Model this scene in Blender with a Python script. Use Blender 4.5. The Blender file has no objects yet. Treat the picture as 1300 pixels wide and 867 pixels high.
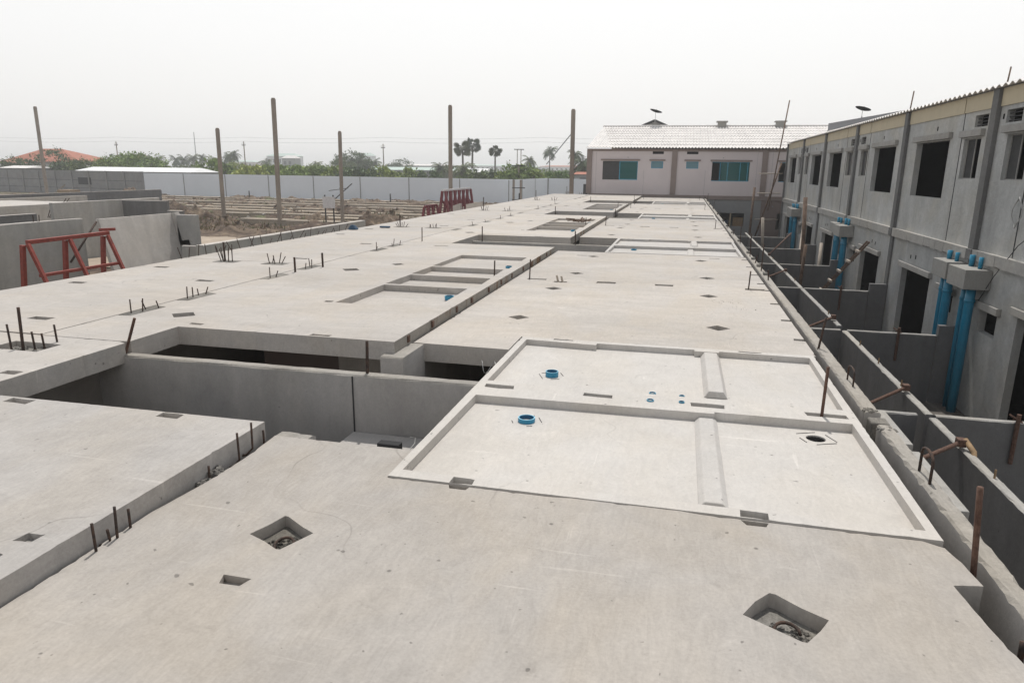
import bpy, bmesh, math, random
from mathutils import Vector, Matrix, noise
from mathutils.geometry import delaunay_2d_cdt
random.seed(7)
R = math.radians
S = bpy.context.scene
COL = S.collection
H = 1.65          # eye height above the deck
G = -3.2          # ground level

# ------------------------------------------------------------------ materials
def newmat(name):
    m = bpy.data.materials.new(name); m.use_nodes = True
    nt = m.node_tree; nt.nodes.clear()
    out = nt.nodes.new('ShaderNodeOutputMaterial'); b = nt.nodes.new('ShaderNodeBsdfPrincipled')
    nt.links.new(b.outputs[0], out.inputs[0])
    return m, nt, b
def N(nt, t, **k):
    n = nt.nodes.new(t)
    for a, v in k.items(): setattr(n, a, v)
    return n
def pos(nt, scale=(1, 1, 1), obj=False):
    if obj: s = N(nt, 'ShaderNodeTexCoord').outputs['Object']
    else: s = N(nt, 'ShaderNodeNewGeometry').outputs['Position']
    mp = N(nt, 'ShaderNodeMapping'); mp.inputs['Scale'].default_value = scale
    nt.links.new(s, mp.inputs[0]); return mp.outputs[0]
def nz(nt, vec, scale, detail=5, rough=.55, dist=0.):
    n = N(nt, 'ShaderNodeTexNoise'); n.inputs['Scale'].default_value = scale
    n.inputs['Detail'].default_value = detail; n.inputs['Roughness'].default_value = rough
    n.inputs['Distortion'].default_value = dist; nt.links.new(vec, n.inputs['Vector']); return n.outputs['Fac']
def ramp(nt, fac, stops):
    r = N(nt, 'ShaderNodeValToRGB'); e = r.color_ramp.elements
    while len(e) < len(stops): e.new(.5)
    for el, (p, c) in zip(e, stops):
        el.position = p; el.color = (c, c, c, 1) if isinstance(c, (int, float)) else (*c, 1)
    nt.links.new(fac, r.inputs[0]); return r.outputs[0]
def mix(nt, a, b, f, mode='MULTIPLY'):
    m = N(nt, 'ShaderNodeMix', data_type='RGBA', blend_type=mode)
    for sock, v in ((m.inputs[0], f), (m.inputs[6], a), (m.inputs[7], b)):
        if isinstance(v, bpy.types.NodeSocket): nt.links.new(v, sock)
        elif isinstance(v, (int, float)): sock.default_value = v
        else: sock.default_value = (*v, 1)
    return m.outputs[2]
def bump(nt, b, h, strength=.3, dist=.01):
    n = N(nt, 'ShaderNodeBump'); n.inputs['Strength'].default_value = strength; n.inputs['Distance'].default_value = dist
    nt.links.new(h, n.inputs['Height']); nt.links.new(n.outputs[0], b.inputs['Normal'])

def concrete(name, col, var=.16, stain=.35, streak=(1, 1, 1), rust=0., bs=.25, vertical=False, fine=1.0, crack=0.):
    m, nt, b = newmat(name)
    p = pos(nt); ps = pos(nt, streak)
    big = ramp(nt, nz(nt, ps, .55, 6, .6, .8), [(.3, 1 - var), (.7, 1 + var * .35)])
    mid = ramp(nt, nz(nt, ps, 3.2, 6, .65, 1.4), [(.3, 1 - var * .75), (.72, 1.04)])
    fin = ramp(nt, nz(nt, p, 60 * fine, 5, .8), [(.32, 1 - var * .9), (.66, 1.05)])
    tro = ramp(nt, nz(nt, pos(nt, (2.2, .5, 1)), 7., 5, .7, 2.5), [(.34, 1 - var * .55), (.62, 1.03)])
    c = mix(nt, col, big, 1.); c = mix(nt, c, mid, 1.); c = mix(nt, c, fin, 1.); c = mix(nt, c, tro, 1.)
    pale = ramp(nt, nz(nt, pos(nt, (1, 1.4, 1)), 1.6, 7, .68, 1.6), [(.62, 1.), (.72, 1.13)])
    c = mix(nt, c, pale, 1.)
    # warm and cold patches, water marks
    warm = ramp(nt, nz(nt, pos(nt, (1.3, .8, 1)), 1.1, 5, .55, .5), [(.42, (1, 1, 1)), (.62, (1.0, .955, .88))])
    c = mix(nt, c, warm, stain)
    dk = ramp(nt, nz(nt, ps, 1.7, 8, .7, 2.2), [(.60, 1.), (.74, .78)])
    c = mix(nt, c, dk, stain * 1.4 if stain < .7 else 1.)
    v = N(nt, 'ShaderNodeTexVoronoi'); v.inputs['Scale'].default_value = 3.1; nt.links.new(p, v.inputs['Vector'])
    sp = ramp(nt, v.outputs['Distance'], [(.018, .35), (.04, 1.)])
    c = mix(nt, c, sp, .8)
    v2 = N(nt, 'ShaderNodeTexVoronoi'); v2.inputs['Scale'].default_value = 11.; nt.links.new(p, v2.inputs['Vector'])
    sel = ramp(nt, nz(nt, p, 1.3, 3, .5), [(.5, 1.), (.58, 0.)])
    sp2 = mix(nt, ramp(nt, v2.outputs['Distance'], [(.035, .55), (.07, 1.)]), (1., 1., 1.), sel, 'MIX')
    c = mix(nt, c, sp2, .8)
    if crack:
        dv = N(nt, 'ShaderNodeVectorMath', operation='ADD'); wn = N(nt, 'ShaderNodeTexNoise'); wn.inputs['Scale'].default_value = 1.4; nt.links.new(p, wn.inputs['Vector'])
        sc = N(nt, 'ShaderNodeVectorMath', operation='SCALE'); sc.inputs['Scale'].default_value = .9; nt.links.new(wn.outputs['Color'], sc.inputs[0])
        nt.links.new(p, dv.inputs[0]); nt.links.new(sc.outputs[0], dv.inputs[1])
        ve = N(nt, 'ShaderNodeTexVoronoi', feature='DISTANCE_TO_EDGE'); ve.inputs['Scale'].default_value = .42; nt.links.new(dv.outputs[0], ve.inputs['Vector'])
        ck = ramp(nt, ve.outputs['Distance'], [(.0008, .62), (.0032, 1.)])
        c = mix(nt, c, mix(nt, ck, (1., 1., 1.), ramp(nt, nz(nt, p, .8, 3), [(.5, 1.), (.6, 0.)]), 'MIX'), crack)
        scr = ramp(nt, nz(nt, pos(nt, (.35, 9., 1)), 3.2, 3, .5, .25), [(.70, 1.), (.735, 1.16)]); c = mix(nt, c, scr, 1.)
        scr = ramp(nt, nz(nt, pos(nt, (7., .5, 1)), 3.0, 3, .5, .3), [(.71, 1.), (.745, 1.12)]); c = mix(nt, c, scr, 1.)
        dots = ramp(nt, nz(nt, p, 21, 2, .4), [(.735, 1.), (.76, .55)]); c = mix(nt, c, dots, 1.)
    if vertical:
        dr = ramp(nt, nz(nt, pos(nt, (1, 1, .16)), 2.2, 6, .6, .5), [(.36, .84), (.66, 1.05)])
        c = mix(nt, c, dr, .85)
    if rust:
        rf = ramp(nt, nz(nt, pos(nt, (.6, 1.2, .25)), 2.3, 4, .7), [(.55, 0.), (.63, 1.)])
        f = N(nt, 'ShaderNodeMath', operation='MULTIPLY'); f.inputs[1].default_value = rust; nt.links.new(rf, f.inputs[0])
        c = mix(nt, c, (.16, .085, .035), f.outputs[0], 'MIX')
    oi = N(nt, 'ShaderNodeObjectInfo'); c = mix(nt, c, ramp(nt, oi.outputs['Random'], [(0., (.93, .93, .935)), (1., (1.04, 1.03, 1.015))]), 1.)
    nt.links.new(c, b.inputs['Base Color'])
    b.inputs['Roughness'].default_value = .88; b.inputs['Specular IOR Level'].default_value = .25
    bump(nt, b, nz(nt, ps, 26, 6, .7, .6), bs, .006)
    return m
def plain(name, col, rough=.6, metal=0., var=.15, scale=8., obj=False, spec=.4, bs=0.):
    m, nt, b = newmat(name)
    p = pos(nt, obj=obj)
    c = mix(nt, col, ramp(nt, nz(nt, p, scale, 5, .6), [(.3, 1 - var), (.7, 1 + var * .5)]), 1.)
    nt.links.new(c, b.inputs['Base Color']); b.inputs['Roughness'].default_value = rough
    b.inputs['Metallic'].default_value = metal; b.inputs['Specular IOR Level'].default_value = spec
    if bs: bump(nt, b, nz(nt, p, scale * 3, 4), bs, .01)
    return m
def rusty(name, c1=(.055, .035, .026), c2=(.16, .07, .035), t=.5, sc=30):
    m, nt, b = newmat(name)
    f = ramp(nt, nz(nt, pos(nt), sc, 5, .7), [(t - .12, 0.), (t + .12, 1.)])
    nt.links.new(mix(nt, c1, c2, f, 'MIX'), b.inputs['Base Color'])
    b.inputs['Roughness'].default_value = .85; b.inputs['Metallic'].default_value = .15
    return m
def leafmat(name, c1, c2, trans=.25):
    m, nt, b = newmat(name)
    oi = N(nt, 'ShaderNodeObjectInfo')
    f = ramp(nt, nz(nt, pos(nt, obj=True), .9, 4, .7), [(.3, 0.), (.7, 1.)])
    c = mix(nt, c1, c2, f, 'MIX')
    rr = ramp(nt, oi.outputs['Random'], [(0., (.8, .95, .85)), (1., (1.6, 1.4, 1.0))])
    c = mix(nt, c, rr, 1.)
    nt.links.new(c, b.inputs['Base Color']); b.inputs['Roughness'].default_value = .6
    b.inputs['Specular IOR Level'].default_value = .2
    return m

M = {}
M['near'] = concrete('concrete_near_slab', (.405, .38, .355), .14, .6, (1, 1, 1), crack=.8)
M['panel'] = concrete('concrete_bath_panel', (.51, .49, .468), .085, .35, crack=.4)
M['deck'] = concrete('concrete_deck', (.49, .458, .425), .13, .5, (.55, 1.4, 1), crack=.7)
M['left'] = concrete('concrete_left_slab', (.47, .445, .42), .15, .5, (.8, 1.3, 1), crack=.7)
M['wall'] = concrete('concrete_wall', (.49, .465, .44), .10, .35, vertical=True)
M['walltop'] = concrete('concrete_wall_weathered', (.40, .375, .34), .22, .5, bs=.6)
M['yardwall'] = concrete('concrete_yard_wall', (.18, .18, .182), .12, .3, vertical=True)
M['house'] = concrete('concrete_house_wall', (.52, .525, .515), .18, .7, vertical=True)
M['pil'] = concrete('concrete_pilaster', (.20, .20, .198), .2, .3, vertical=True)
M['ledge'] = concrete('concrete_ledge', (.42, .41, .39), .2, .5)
M['boxc'] = concrete('concrete_box', (.34, .335, .32), .15, .4)
M['soiled'] = concrete('soil_stained_concrete', (.50, .43, .35), .35, .9, (.5, 1, 1))
M['rough'] = concrete('concrete_rough', (.36, .345, .32), .5, .9, bs=1.0, fine=1.4)
M['aggregate'] = concrete('broken_aggregate', (.42, .40, .37), .75, 1., bs=1., fine=3.)
M['rustface'] = concrete('concrete_rust_stained', (.36, .335, .30), .2, .5, rust=.85)
M['prc'] = concrete('concrete_precast_left', (.43, .42, .40), .10, .4, vertical=True)
M['tilt'] = concrete('concrete_precast_pale', (.52, .49, .46), .08, .3, vertical=True)
M['pile'] = concrete('concrete_pile', (.38, .325, .275), .2, .5, vertical=True)
M['bar'] = rusty('steel_rebar', (.035, .027, .024), (.085, .048, .032))
M['pipe_rust'] = rusty('rusty_pipe', (.08, .042, .03), (.15, .085, .06))
M['pole'] = rusty('scaffold_pole', (.10, .065, .045), (.20, .13, .09), sc=6)
M['bamboo'] = plain('pale_pole', (.42, .36, .30), .7)
M['red'] = plain('red_oxide_paint', (.27, .05, .035), .55, 0, .3, 12)
M['blue'] = plain('blue_plastic_pipe', (.014, .215, .36), .35, 0, .12, 6, spec=.5)
M['bluelip'] = plain('blue_plastic_lip', (.22, .48, .62), .4)
M['bluein'] = plain('blue_plastic_inside', (.008, .10, .21), .4)
M['black'] = plain('black_and_painted_shade', (.012, .012, .012), .95, spec=.0)
M['darkgrey'] = plain('dark_grey', (.05, .05, .052), .8, spec=.1)
M['louvre'] = plain('grey_louvre', (.07, .07, .07), .8, spec=.05)
M['wood'] = plain('wood', (.30, .20, .11), .8, 0, .35, 10)
M['wire'] = plain('galvanised_wire', (.36, .36, .35), .45, .5)
M['cream'] = plain('cream_fascia_board', (.50, .43, .30), .7, 0, .1, 2)
M['pinkwall'] = plain('pinkish_render', (.60, .535, .53), .85, 0, .07, .7)
M['pinkwall2'] = plain('brown_render', (.21, .165, .15), .85, 0, .12, .7)
M['trim'] = plain('brown_grey_trim', (.25, .20, .18), .85, 0, .1, 2)
M['greywall'] = concrete('concrete_far_wall', (.28, .285, .29), .1, .3)
M['winframe'] = plain('blue_window_frame', (.04, .28, .42), .4)
M['perim'] = plain('perimeter_paint', (.72, .755, .80), .85, 0, .06, .25)
M['perimgrey'] = concrete('perimeter_unpainted', (.31, .31, .315), .2, .5)
M['whiteroof'] = plain('white_sheet_roof', (.80, .80, .80), .5, 0, .05, .5)
M['greenroof'] = plain('pale_green_roof', (.42, .52, .47), .6, 0, .08, .3)
M['redtile'] = plain('red_roof_tile', (.36, .125, .075), .8, 0, .25, 1.2)
M['whitewall'] = plain('white_wall', (.66, .68, .69), .8, 0, .06, .4)
M['plasticblue'] = plain('blue_cloth', (.035, .075, .13), .6)
M['signwhite'] = plain('white_board', (.62, .60, .60), .6)
M['trunk'] = plain('tree_trunk', (.13, .11, .09), .9, 0, .3, 6, True)
M['leafdark'] = leafmat('leaf_dark', (.035, .065, .028), (.10, .14, .05))
M['leafmid'] = leafmat('leaf_mid', (.08, .13, .035), (.18, .24, .06))
M['leaflight'] = leafmat('leaf_light', (.13, .19, .045), (.27, .32, .09))
M['palmleaf'] = leafmat('palm_leaf', (.035, .058, .03), (.08, .105, .05))
M['fanleaf'] = leafmat('fan_palm_leaf', (.03, .045, .022), (.075, .085, .04))
def glassmat(name, col, rough=.08):
    m, nt, b = newmat(name); b.inputs['Base Color'].default_value = (*col, 1)
    b.inputs['Roughness'].default_value = rough; b.inputs['Specular IOR Level'].default_value = .25
    return m
M['greenglass'] = glassmat('green_tinted_glass', (.004, .085, .08))
M['darkglass'] = glassmat('dark_glass', (.01, .02, .022))
M['frost'] = glassmat('frosted_glass', (.13, .24, .28), .4)
def tilemat():
    m, nt, b = newmat('white_corrugated_tile')
    br = N(nt, 'ShaderNodeTexBrick'); br.offset = 0; br.inputs['Scale'].default_value = 1.
    br.inputs['Brick Width'].default_value = .5; br.inputs['Row Height'].default_value = 1.1
    br.inputs['Mortar Size'].default_value = .02
    br.inputs['Color1'].default_value = (.74, .71, .685, 1); br.inputs['Color2'].default_value = (.68, .65, .625, 1); br.inputs['Mortar'].default_value = (.60, .575, .56, 1)
    nt.links.new(pos(nt), br.inputs['Vector'])
    nt.links.new(mix(nt, br.outputs['Color'], ramp(nt, nz(nt, pos(nt), .8), [(.3, .9), (.7, 1.05)]), 1.), b.inputs['Base Color'])
    b.inputs['Roughness'].default_value = .7
    return m
M['tile'] = tilemat()
def groundmat(name, far=False):
    m, nt, b = newmat(name); p = pos(nt)
    c = mix(nt, (.085, .052, .034), (.27, .20, .135), ramp(nt, nz(nt, p, .45, 9, .72, 1.), [(.42, 0.), (.66, 1.)]), 'MIX')
    c = mix(nt, c, ramp(nt, nz(nt, p, 2.6, 8, .78), [(.34, .30), (.66, 1.2)]), 1.)
    gf = ramp(nt, nz(nt, p, .14, 6, .7, .6), [(.40, 1.), (.5, 0.)] if far else [(.34, 1.), (.42, 0.)])
    c = mix(nt, c, (.10, .12, .045), gf, 'MIX')
    nt.links.new(c, b.inputs['Base Color']); b.inputs['Roughness'].default_value = .95
    bump(nt, b, nz(nt, p, 5, 8, .75), .8, .08)
    return m
M['ground'] = groundmat('ground_soil', True)
M['dirt'] = groundmat('excavated_soil')
def dirtmat2():
    m, nt, b = newmat('sandy_track'); p = pos(nt)
    c = mix(nt, (.40, .325, .25), ramp(nt, nz(nt, p, 1.2, 8, .7, .8), [(.3, .7), (.7, 1.1)]), 1.)
    nt.links.new(c, b.inputs['Base Color']); b.inputs['Roughness'].default_value = .95
    return m
M['track'] = dirtmat2()
M['yard'] = concrete('yard_ground', (.20, .18, .16), .35, .8, bs=1.)

# ------------------------------------------------------------------ object helpers
def link(name, me, mats, parent=None):
    o = bpy.data.objects.new(name, me)
    for m in (mats if isinstance(mats, (list, tuple)) else [mats]):
        me.materials.append(M[m] if isinstance(m, str) else m)
    COL.objects.link(o)
    if parent is not None: o.parent = parent
    return o
def rebase(o):
    """move the origin to the base centre of the thing's own mesh"""
    me = o.data
    if not me.vertices: return o
    xs = [v.co for v in me.vertices]
    c = Vector(((min(v.x for v in xs) + max(v.x for v in xs)) / 2, (min(v.y for v in xs) + max(v.y for v in xs)) / 2, min(v.z for v in xs)))
    me.transform(Matrix.Translation(-c)); o.location = c
    return o
def tag(o, label=None, cat=None, group=None, kind=None):
    if label and not kind: kind = 'thing'
    if label: o['label'] = label
    if cat: o['category'] = cat
    if group: o['group'] = group
    if kind: o['kind'] = kind
    return o
def thing(name, label, cat, group=None, loc=(0, 0, 0)):
    o = bpy.data.objects.new(name, None); COL.objects.link(o); o.location = loc
    o.empty_display_size = .2
    return tag(o, label, cat, group)

class MB:
    def __init__(s): s.v = []; s.f = []; s.mi = []
    def add(s, vs, fs, mi=0):
        n = len(s.v); s.v += [tuple(v) for v in vs]
        for f in fs: s.f.append(tuple(i + n for i in f)); s.mi.append(mi)
        return s
    def box(s, x0, x1, y0, y1, z0, z1, mi=0):
        vs = [(x, y, z) for z in (z0, z1) for y in (y0, y1) for x in (x0, x1)]
        return s.add(vs, [(0, 2, 3, 1), (4, 5, 7, 6), (0, 1, 5, 4), (2, 6, 7, 3), (0, 4, 6, 2), (1, 3, 7, 5)], mi)
    def hexa(s, p, mi=0):   # 8 points: bottom 4 ccw, top 4 ccw
        return s.add(p, [(3, 2, 1, 0), (4, 5, 6, 7), (0, 1, 5, 4), (1, 2, 6, 5), (2, 3, 7, 6), (3, 0, 4, 7)], mi)
    def tube(s, pts, r, n=8, mi=0, caps=True, r2=None):
        pts = [Vector(p) for p in pts]; L = len(pts); rings = []
        for i, p in enumerate(pts):
            d = (pts[min(i + 1, L - 1)] - pts[max(i - 1, 0)]).normalized()
            a = d.orthogonal().normalized() if i == 0 else (pa - d * pa.dot(d)).normalized()
            pa = a; b = d.cross(a)
            rr = r if r2 is None else r + (r2 - r) * i / (L - 1)
            rings.append([p + (a * math.cos(2 * math.pi * k / n) + b * math.sin(2 * math.pi * k / n)) * rr for k in range(n)])
        vs = [v for g in rings for v in g]
        fs = [(i * n + k, i * n + (k + 1) % n, (i + 1) * n + (k + 1) % n, (i + 1) * n + k) for i in range(L - 1) for k in range(n)]
        if caps: fs += [tuple(range(n))[::-1], tuple((L - 1) * n + k for k in range(n))]
        return s.add(vs, fs, mi)
    def bar(s, a, b, w, h, mi=0):   # rectangular beam a->b
        a = Vector(a); b = Vector(b); d = (b - a).normalized()
        up = Vector((0, 0, 1)) if abs(d.z) < .9 else Vector((0, 1, 0))
        x = d.cross(up).normalized(); y = x.cross(d)
        q = [(-w / 2, -h / 2), (w / 2, -h / 2), (w / 2, h / 2), (-w / 2, h / 2)]
        return s.hexa([a + x * u + y * v for u, v in q] + [b + x * u + y * v for u, v in q], mi)
    def mesh(s, name, smooth=False):
        me = bpy.data.meshes.new(name); me.from_pydata(s.v, [], s.f); me.update()
        me.polygons.foreach_set('material_index', s.mi)
        bm = bmesh.new(); bm.from_mesh(me); bmesh.ops.recalc_face_normals(bm, faces=bm.faces); bm.to_mesh(me); bm.free()
        if smooth: me.shade_smooth()
        return me
    def build(s, name, mats, parent=None, smooth=False, base=False):
        o = link(name, s.mesh(name, smooth), mats, parent)
        if base and parent is None: rebase(o)
        return o
def bev(o, w=.008, seg=2):
    b = o.modifiers.new('edge_wear', 'BEVEL'); b.width = w; b.segments = seg; b.limit_method = 'ANGLE'; b.angle_limit = R(40)
    return o

# ---- plates with pockets, cut with a constrained triangulation
def inside(p, poly):
    c = False; x, y = p; j = len(poly) - 1
    for i in range(len(poly)):
        xi, yi = poly[i]; xj, yj = poly[j]
        if (yi > y) != (yj > y) and x < (xj - xi) * (y - yi) / (yj - yi) + xi: c = not c
        j = i
    return c
def rect(x0, x1, y0, y1): return [(x0, y0), (x1, y0), (x1, y1), (x0, y1)]
def rough(poly, amp=.004, step=.14, chip=.0, seed=1):
    """broken, slightly wavy outline; the noise only ever takes material away"""
    rnd = random.Random(seed); out = []; n = len(poly)
    area = sum(poly[i][0] * poly[(i + 1) % n][1] - poly[(i + 1) % n][0] * poly[i][1] for i in range(n))
    sg = 1 if area > 0 else -1
    for i in range(n):
        a = Vector(poly[i]); b = Vector(poly[(i + 1) % n]); d = b - a; L = d.length
        k = max(1, int(L / step)); nrm = Vector((-d.y, d.x)).normalized() * sg
        out.append(tuple(a))
        for j in range(1, k):
            t = (j + rnd.uniform(-.3, .3)) / k
            q = rnd.random() * amp * .55 + (rnd.uniform(.4, 1) * chip if rnd.random() < .07 else 0)
            out.append(tuple(a + d * t + nrm * q))
    return out
def hole(poly, d=.06, thru=False, subs=(), mi=0): return dict(poly=poly, d=d, thru=thru, subs=list(subs), mi=mi)
def plate(outline, z, thick, holes=(), fmap=lambda x, y, w: (x, y, z_of(w)), side_mi=0):
    pass
def slab_mesh(outline, z, thick, holes=(), fmap=None, side_mi=lambda a, b: 0):
    fmap = fmap or (lambda x, y, w: (x, y, w)); mb = MB()
    def level(poly, zz, hs, mi, rev=False):
        vs = [Vector(p) for p in poly]; es = [(i, (i + 1) % len(poly)) for i in range(len(poly))]
        for h in hs:
            n = len(vs); q = h['poly']; vs += [Vector(p) for p in q]; es += [(n + i, n + (i + 1) % len(q)) for i in range(len(q))]
        r = delaunay_2d_cdt(vs, es, [], 0, 1e-6)
        co = r[0]; fs = []
        for f in r[2]:
            c = (sum(co[i].x for i in f) / len(f), sum(co[i].y for i in f) / len(f))
            if inside(c, poly) and not any(inside(c, h['poly']) for h in hs): fs.append(tuple(f))
        mb.add([fmap(c.x, c.y, zz) for c in co], fs, mi)
    def wallring(poly, za, zb, fm):
        n = len(poly)
        for i in range(n):
            a, b = poly[i], poly[(i + 1) % n]
            mb.add([fmap(*a, za), fmap(*b, za), fmap(*b, zb), fmap(*a, zb)], [(0, 1, 2, 3)], fm(a, b))
    def rec(poly, zz, hs, mi):
        level(poly, zz, hs, mi)
        for h in hs:
            if h['thru']: wallring(h['poly'], zz, z - thick, lambda a, b: 0); thr.append(h)
            else:
                wallring(h['poly'], zz, zz - h['d'], lambda a, b: 0); rec(h['poly'], zz - h['d'], h['subs'], h['mi'])
    thr = []
    rec(outline, z, list(holes), 0)
    wallring(outline, z, z - thick, side_mi)
    level(outline, z - thick, thr, 0)
    me = bpy.data.meshes.new('slab'); me.from_pydata(mb.v, [], mb.f); me.update()
    me.polygons.foreach_set('material_index', mb.mi)
    bm = bmesh.new(); bm.from_mesh(me); bmesh.ops.remove_doubles(bm, verts=bm.verts, dist=1e-5)
    bmesh.ops.recalc_face_normals(bm, faces=bm.faces); bm.to_mesh(me); bm.free()
    return me

def diamond(cx, cy, h=.145, d=.11, rot=None, seed=0):
    rnd = random.Random(seed); rot = rnd.uniform(-.12, .12) if rot is None else rot
    pl = []
    for k in range(4):
        a0 = math.pi / 2 * k + rot; a1 = math.pi / 2 * (k + 1) + rot
        for t in (0.06, .35, .65, .94):
            r = h * (1 + rnd.uniform(-.03, .03))
            p0 = Vector((math.cos(a0), math.sin(a0))); p1 = Vector((math.cos(a1), math.sin(a1)))
            q = (p0 * (1 - t) + p1 * t) * r; pl.append((cx + q.x, cy + q.y))
    return hole(pl, d, mi=1)
def slot(x0, x1, y0, y1, d=.09, seed=0, mi=1):
    rnd = random.Random(seed + int(x0 * 77)); j = lambda: rnd.uniform(-.008, .008)
    return hole([(x0 + j(), y0 + j()), ((x0 + x1) / 2, y0 + j()), (x1 + j(), y0 + j()), (x1 + j(), y1 + j()), ((x0 + x1) / 2 + .03, y1 + j()), (x0 + j(), y1 + j())], d, mi=mi)
def slab_obj(name, outline, z, thick, holes, mats, label, cat, group, side_mi=lambda a, b: 0):
    o = link(name, slab_mesh(outline, z, thick, holes, None, side_mi), mats)
    rebase(o); return tag(o, label, cat, group)
def child(o, mb, name, mats, smooth=False):
    c = mb.build(name, mats, o, smooth); c.matrix_parent_inverse = Matrix.Translation(-o.location); return c

def rebar(par, base, top, r=.008, bend=0., name='rebar', hook=False, mat='bar'):
    b = Vector(base); t = Vector(top); pts = []
    for i in range(6):
        u = i / 5; p = b.lerp(t, u); p.x += bend * math.sin(u * math.pi) * .5
        pts.append(p)
    if hook: pts = [b + Vector((-.07, -.05, .0)), b + Vector((-.03, -.02, .005))] + pts[1:]
    return child(par, MB().tube(pts, r, 7), name, mat, True)
def hoop(par, p, q, h, r=.006):   # U-shaped bar
    p = Vector(p); q = Vector(q); pts = [p, p + Vector((0, 0, h * .8))]
    for k in range(1, 6):
        a = math.pi * k / 6; m = (p + q) / 2; e = (p - q) / 2
        pts.append(m + e * math.cos(a) + Vector((0, 0, h * .8 + h * .2 * math.sin(a))))
    pts += [q + Vector((0, 0, h * .8)), q]
    return child(par, MB().tube(pts, r, 6), 'rebar_loop', 'bar', True)
def anchor(par, cx, cy, z, rad=.04):
    pts = [(cx + rad * math.cos(a), cy + rad * math.sin(a), z + .012 + .012 * math.sin(a)) for a in [2 * math.pi * k / 16 for k in range(15)]]
    mb = MB().tube(pts, .007, 6)
    return child(par, mb, 'lifting_ring', 'bar', True)
def rubble(par, cx, cy, z, n, spread, seed=0, name='mortar_crumbs', s0=.006, s1=.022, mat='rough'):
    rnd = random.Random(seed); mb = MB()
    for i in range(n):
        s = rnd.uniform(s0, s1); a = rnd.uniform(0, 6.3); r = spread * math.sqrt(rnd.random())
        x = cx + r * math.cos(a); y = cy + r * math.sin(a)
        k = 6; a0 = rnd.uniform(0, 1); q = rnd.uniform(.5, .8)
        vs = [(x + s * rnd.uniform(.7, 1.1) * math.cos(a0 + 6.283 * j / k), y + s * rnd.uniform(.7, 1.1) * math.sin(a0 + 6.283 * j / k), z) for j in range(k)]
        vs += [(x + s * q * rnd.uniform(.6, 1.) * math.cos(a0 + .3 + 6.283 * j / k), y + s * q * rnd.uniform(.6, 1.) * math.sin(a0 + .3 + 6.283 * j / k), z + s * rnd.uniform(.35, .8)) for j in range(k)]
        mb.add(vs, [tuple(range(k))[::-1], tuple(range(k, 2 * k))] + [(j, (j + 1) % k, k + (j + 1) % k, k + j) for j in range(k)])
    return child(par, mb, name, mat)
def sleeve(par, cx, cy, z, r=.055, h=.035):
    mb = MB(); n = 28; vs = []; fs = []; prof = [(r * .86, -.25), (r * .86, h), (r, h), (r, -.01)]
    for k in range(n):
        a = 2 * math.pi * k / n
        for rr, zz in prof: vs.append((cx + rr * math.cos(a), cy + rr * math.sin(a), z + zz))
    m = len(prof)
    for k in range(n):
        for i in range(m - 1): fs.append((k * m + i, ((k + 1) % n) * m + i, ((k + 1) % n) * m + i + 1, k * m + i + 1))
    mi = [0, 1, 2]
    for j, f in enumerate(fs): mb.add([vs[i] for i in f], [(0, 1, 2, 3)], mi[j % 3])
    return child(par, mb, 'pipe_sleeve', ['bluein', 'bluelip', 'blue'])
ORD = ['nearest', 'second', 'third', 'farthest']
NTH = ['in the nearest bay', 'in the second bay from the camera', 'in the third bay from the camera', 'in the farthest bay']
P = 11.0
SG = 'precast floor slabs of the deck'

# ================================================================== RIGHT COLUMN
XR0, XR1 = -2.45, 1.31
def edge_notches(poly, ys, x1=XR1, w=.10, dp=.11):
    """cut rectangular bites into the right edge (ccw outline)"""
    out = []
    for i, p in enumerate(poly):
        out.append(p); q = poly[(i + 1) % len(poly)]
        if abs(p[0] - x1) < .01 and abs(q[0] - x1) < .01 and q[1] > p[1]:
            for y in sorted(ys):
                if p[1] + .1 < y < q[1] - .15: out += [(x1, y), (x1 - dp, y + .01), (x1 - dp + .01, y + w), (x1, y + w)]
    return out
# slab the photographer stands on
out = [(XR0, -2.2), (XR1, -2.2), (XR1, 2.32), (1.27, 2.42), (1.235, 2.60), (1.20, 2.90), (1.32, 2.925), (1.30, 3.10), (1.27, 3.22), (1.19, 3.262), (.6, 3.264), (.2, 3.264), (.1, 3.277), (-.45, 3.276), (-.55, 3.262), (-1.47, 3.264), (-1.47, 3.655), (-2.40, 3.655), (-2.375, 3.3), (-2.385, 2.95), (-2.425, 2.6)]
out = rough(out, .004, .03, .010, 3)
near = slab_obj('floor_slab', out, 0, .18,
    [hole([(-1.84, 2.54), (-1.80, 2.64), (-1.775, 2.735), (-1.755, 2.732), (-1.64, 2.66), (-1.56, 2.62), (-1.59, 2.55), (-1.632, 2.455), (-1.65, 2.452), (-1.74, 2.50)], .058, mi=1),
     hole([(.335, 2.48), (.39, 2.58), (.452, 2.655), (.475, 2.65), (.56, 2.58), (.652, 2.525), (.61, 2.45), (.55, 2.365), (.53, 2.368), (.44, 2.42)], .066, mi=1),
     hole([(-1.75, 2.222), (-1.62, 2.222), (-1.638, 2.165), (-1.73, 2.162)], .035, mi=0),
     hole([(-1.115, 3.262), (-1.0, 3.262), (-1.01, 3.225), (-1.10, 3.225)], .045, mi=0),
     hole([(.385, 3.258), (.515, 3.257), (.50, 3.215), (.41, 3.212)], .045, mi=0)],
    ['near', 'rough'], 'large grey weathered floor slab filling the foreground, with two diamond-shaped anchor pockets', 'concrete slab', SG)
for (cx, cy, d, s) in ((-1.675, 2.555, .058, .044), (.50, 2.475, .066, .048)):
    anchor(near, cx, cy, -d + .006, s); rubble(near, cx, cy, -d, 130, .095, int(cx * 9 + 99), s0=.003, s1=.015, mat='aggregate')
rubble(near, 1.20, 2.45, -.02, 14, .09, 5)
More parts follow.
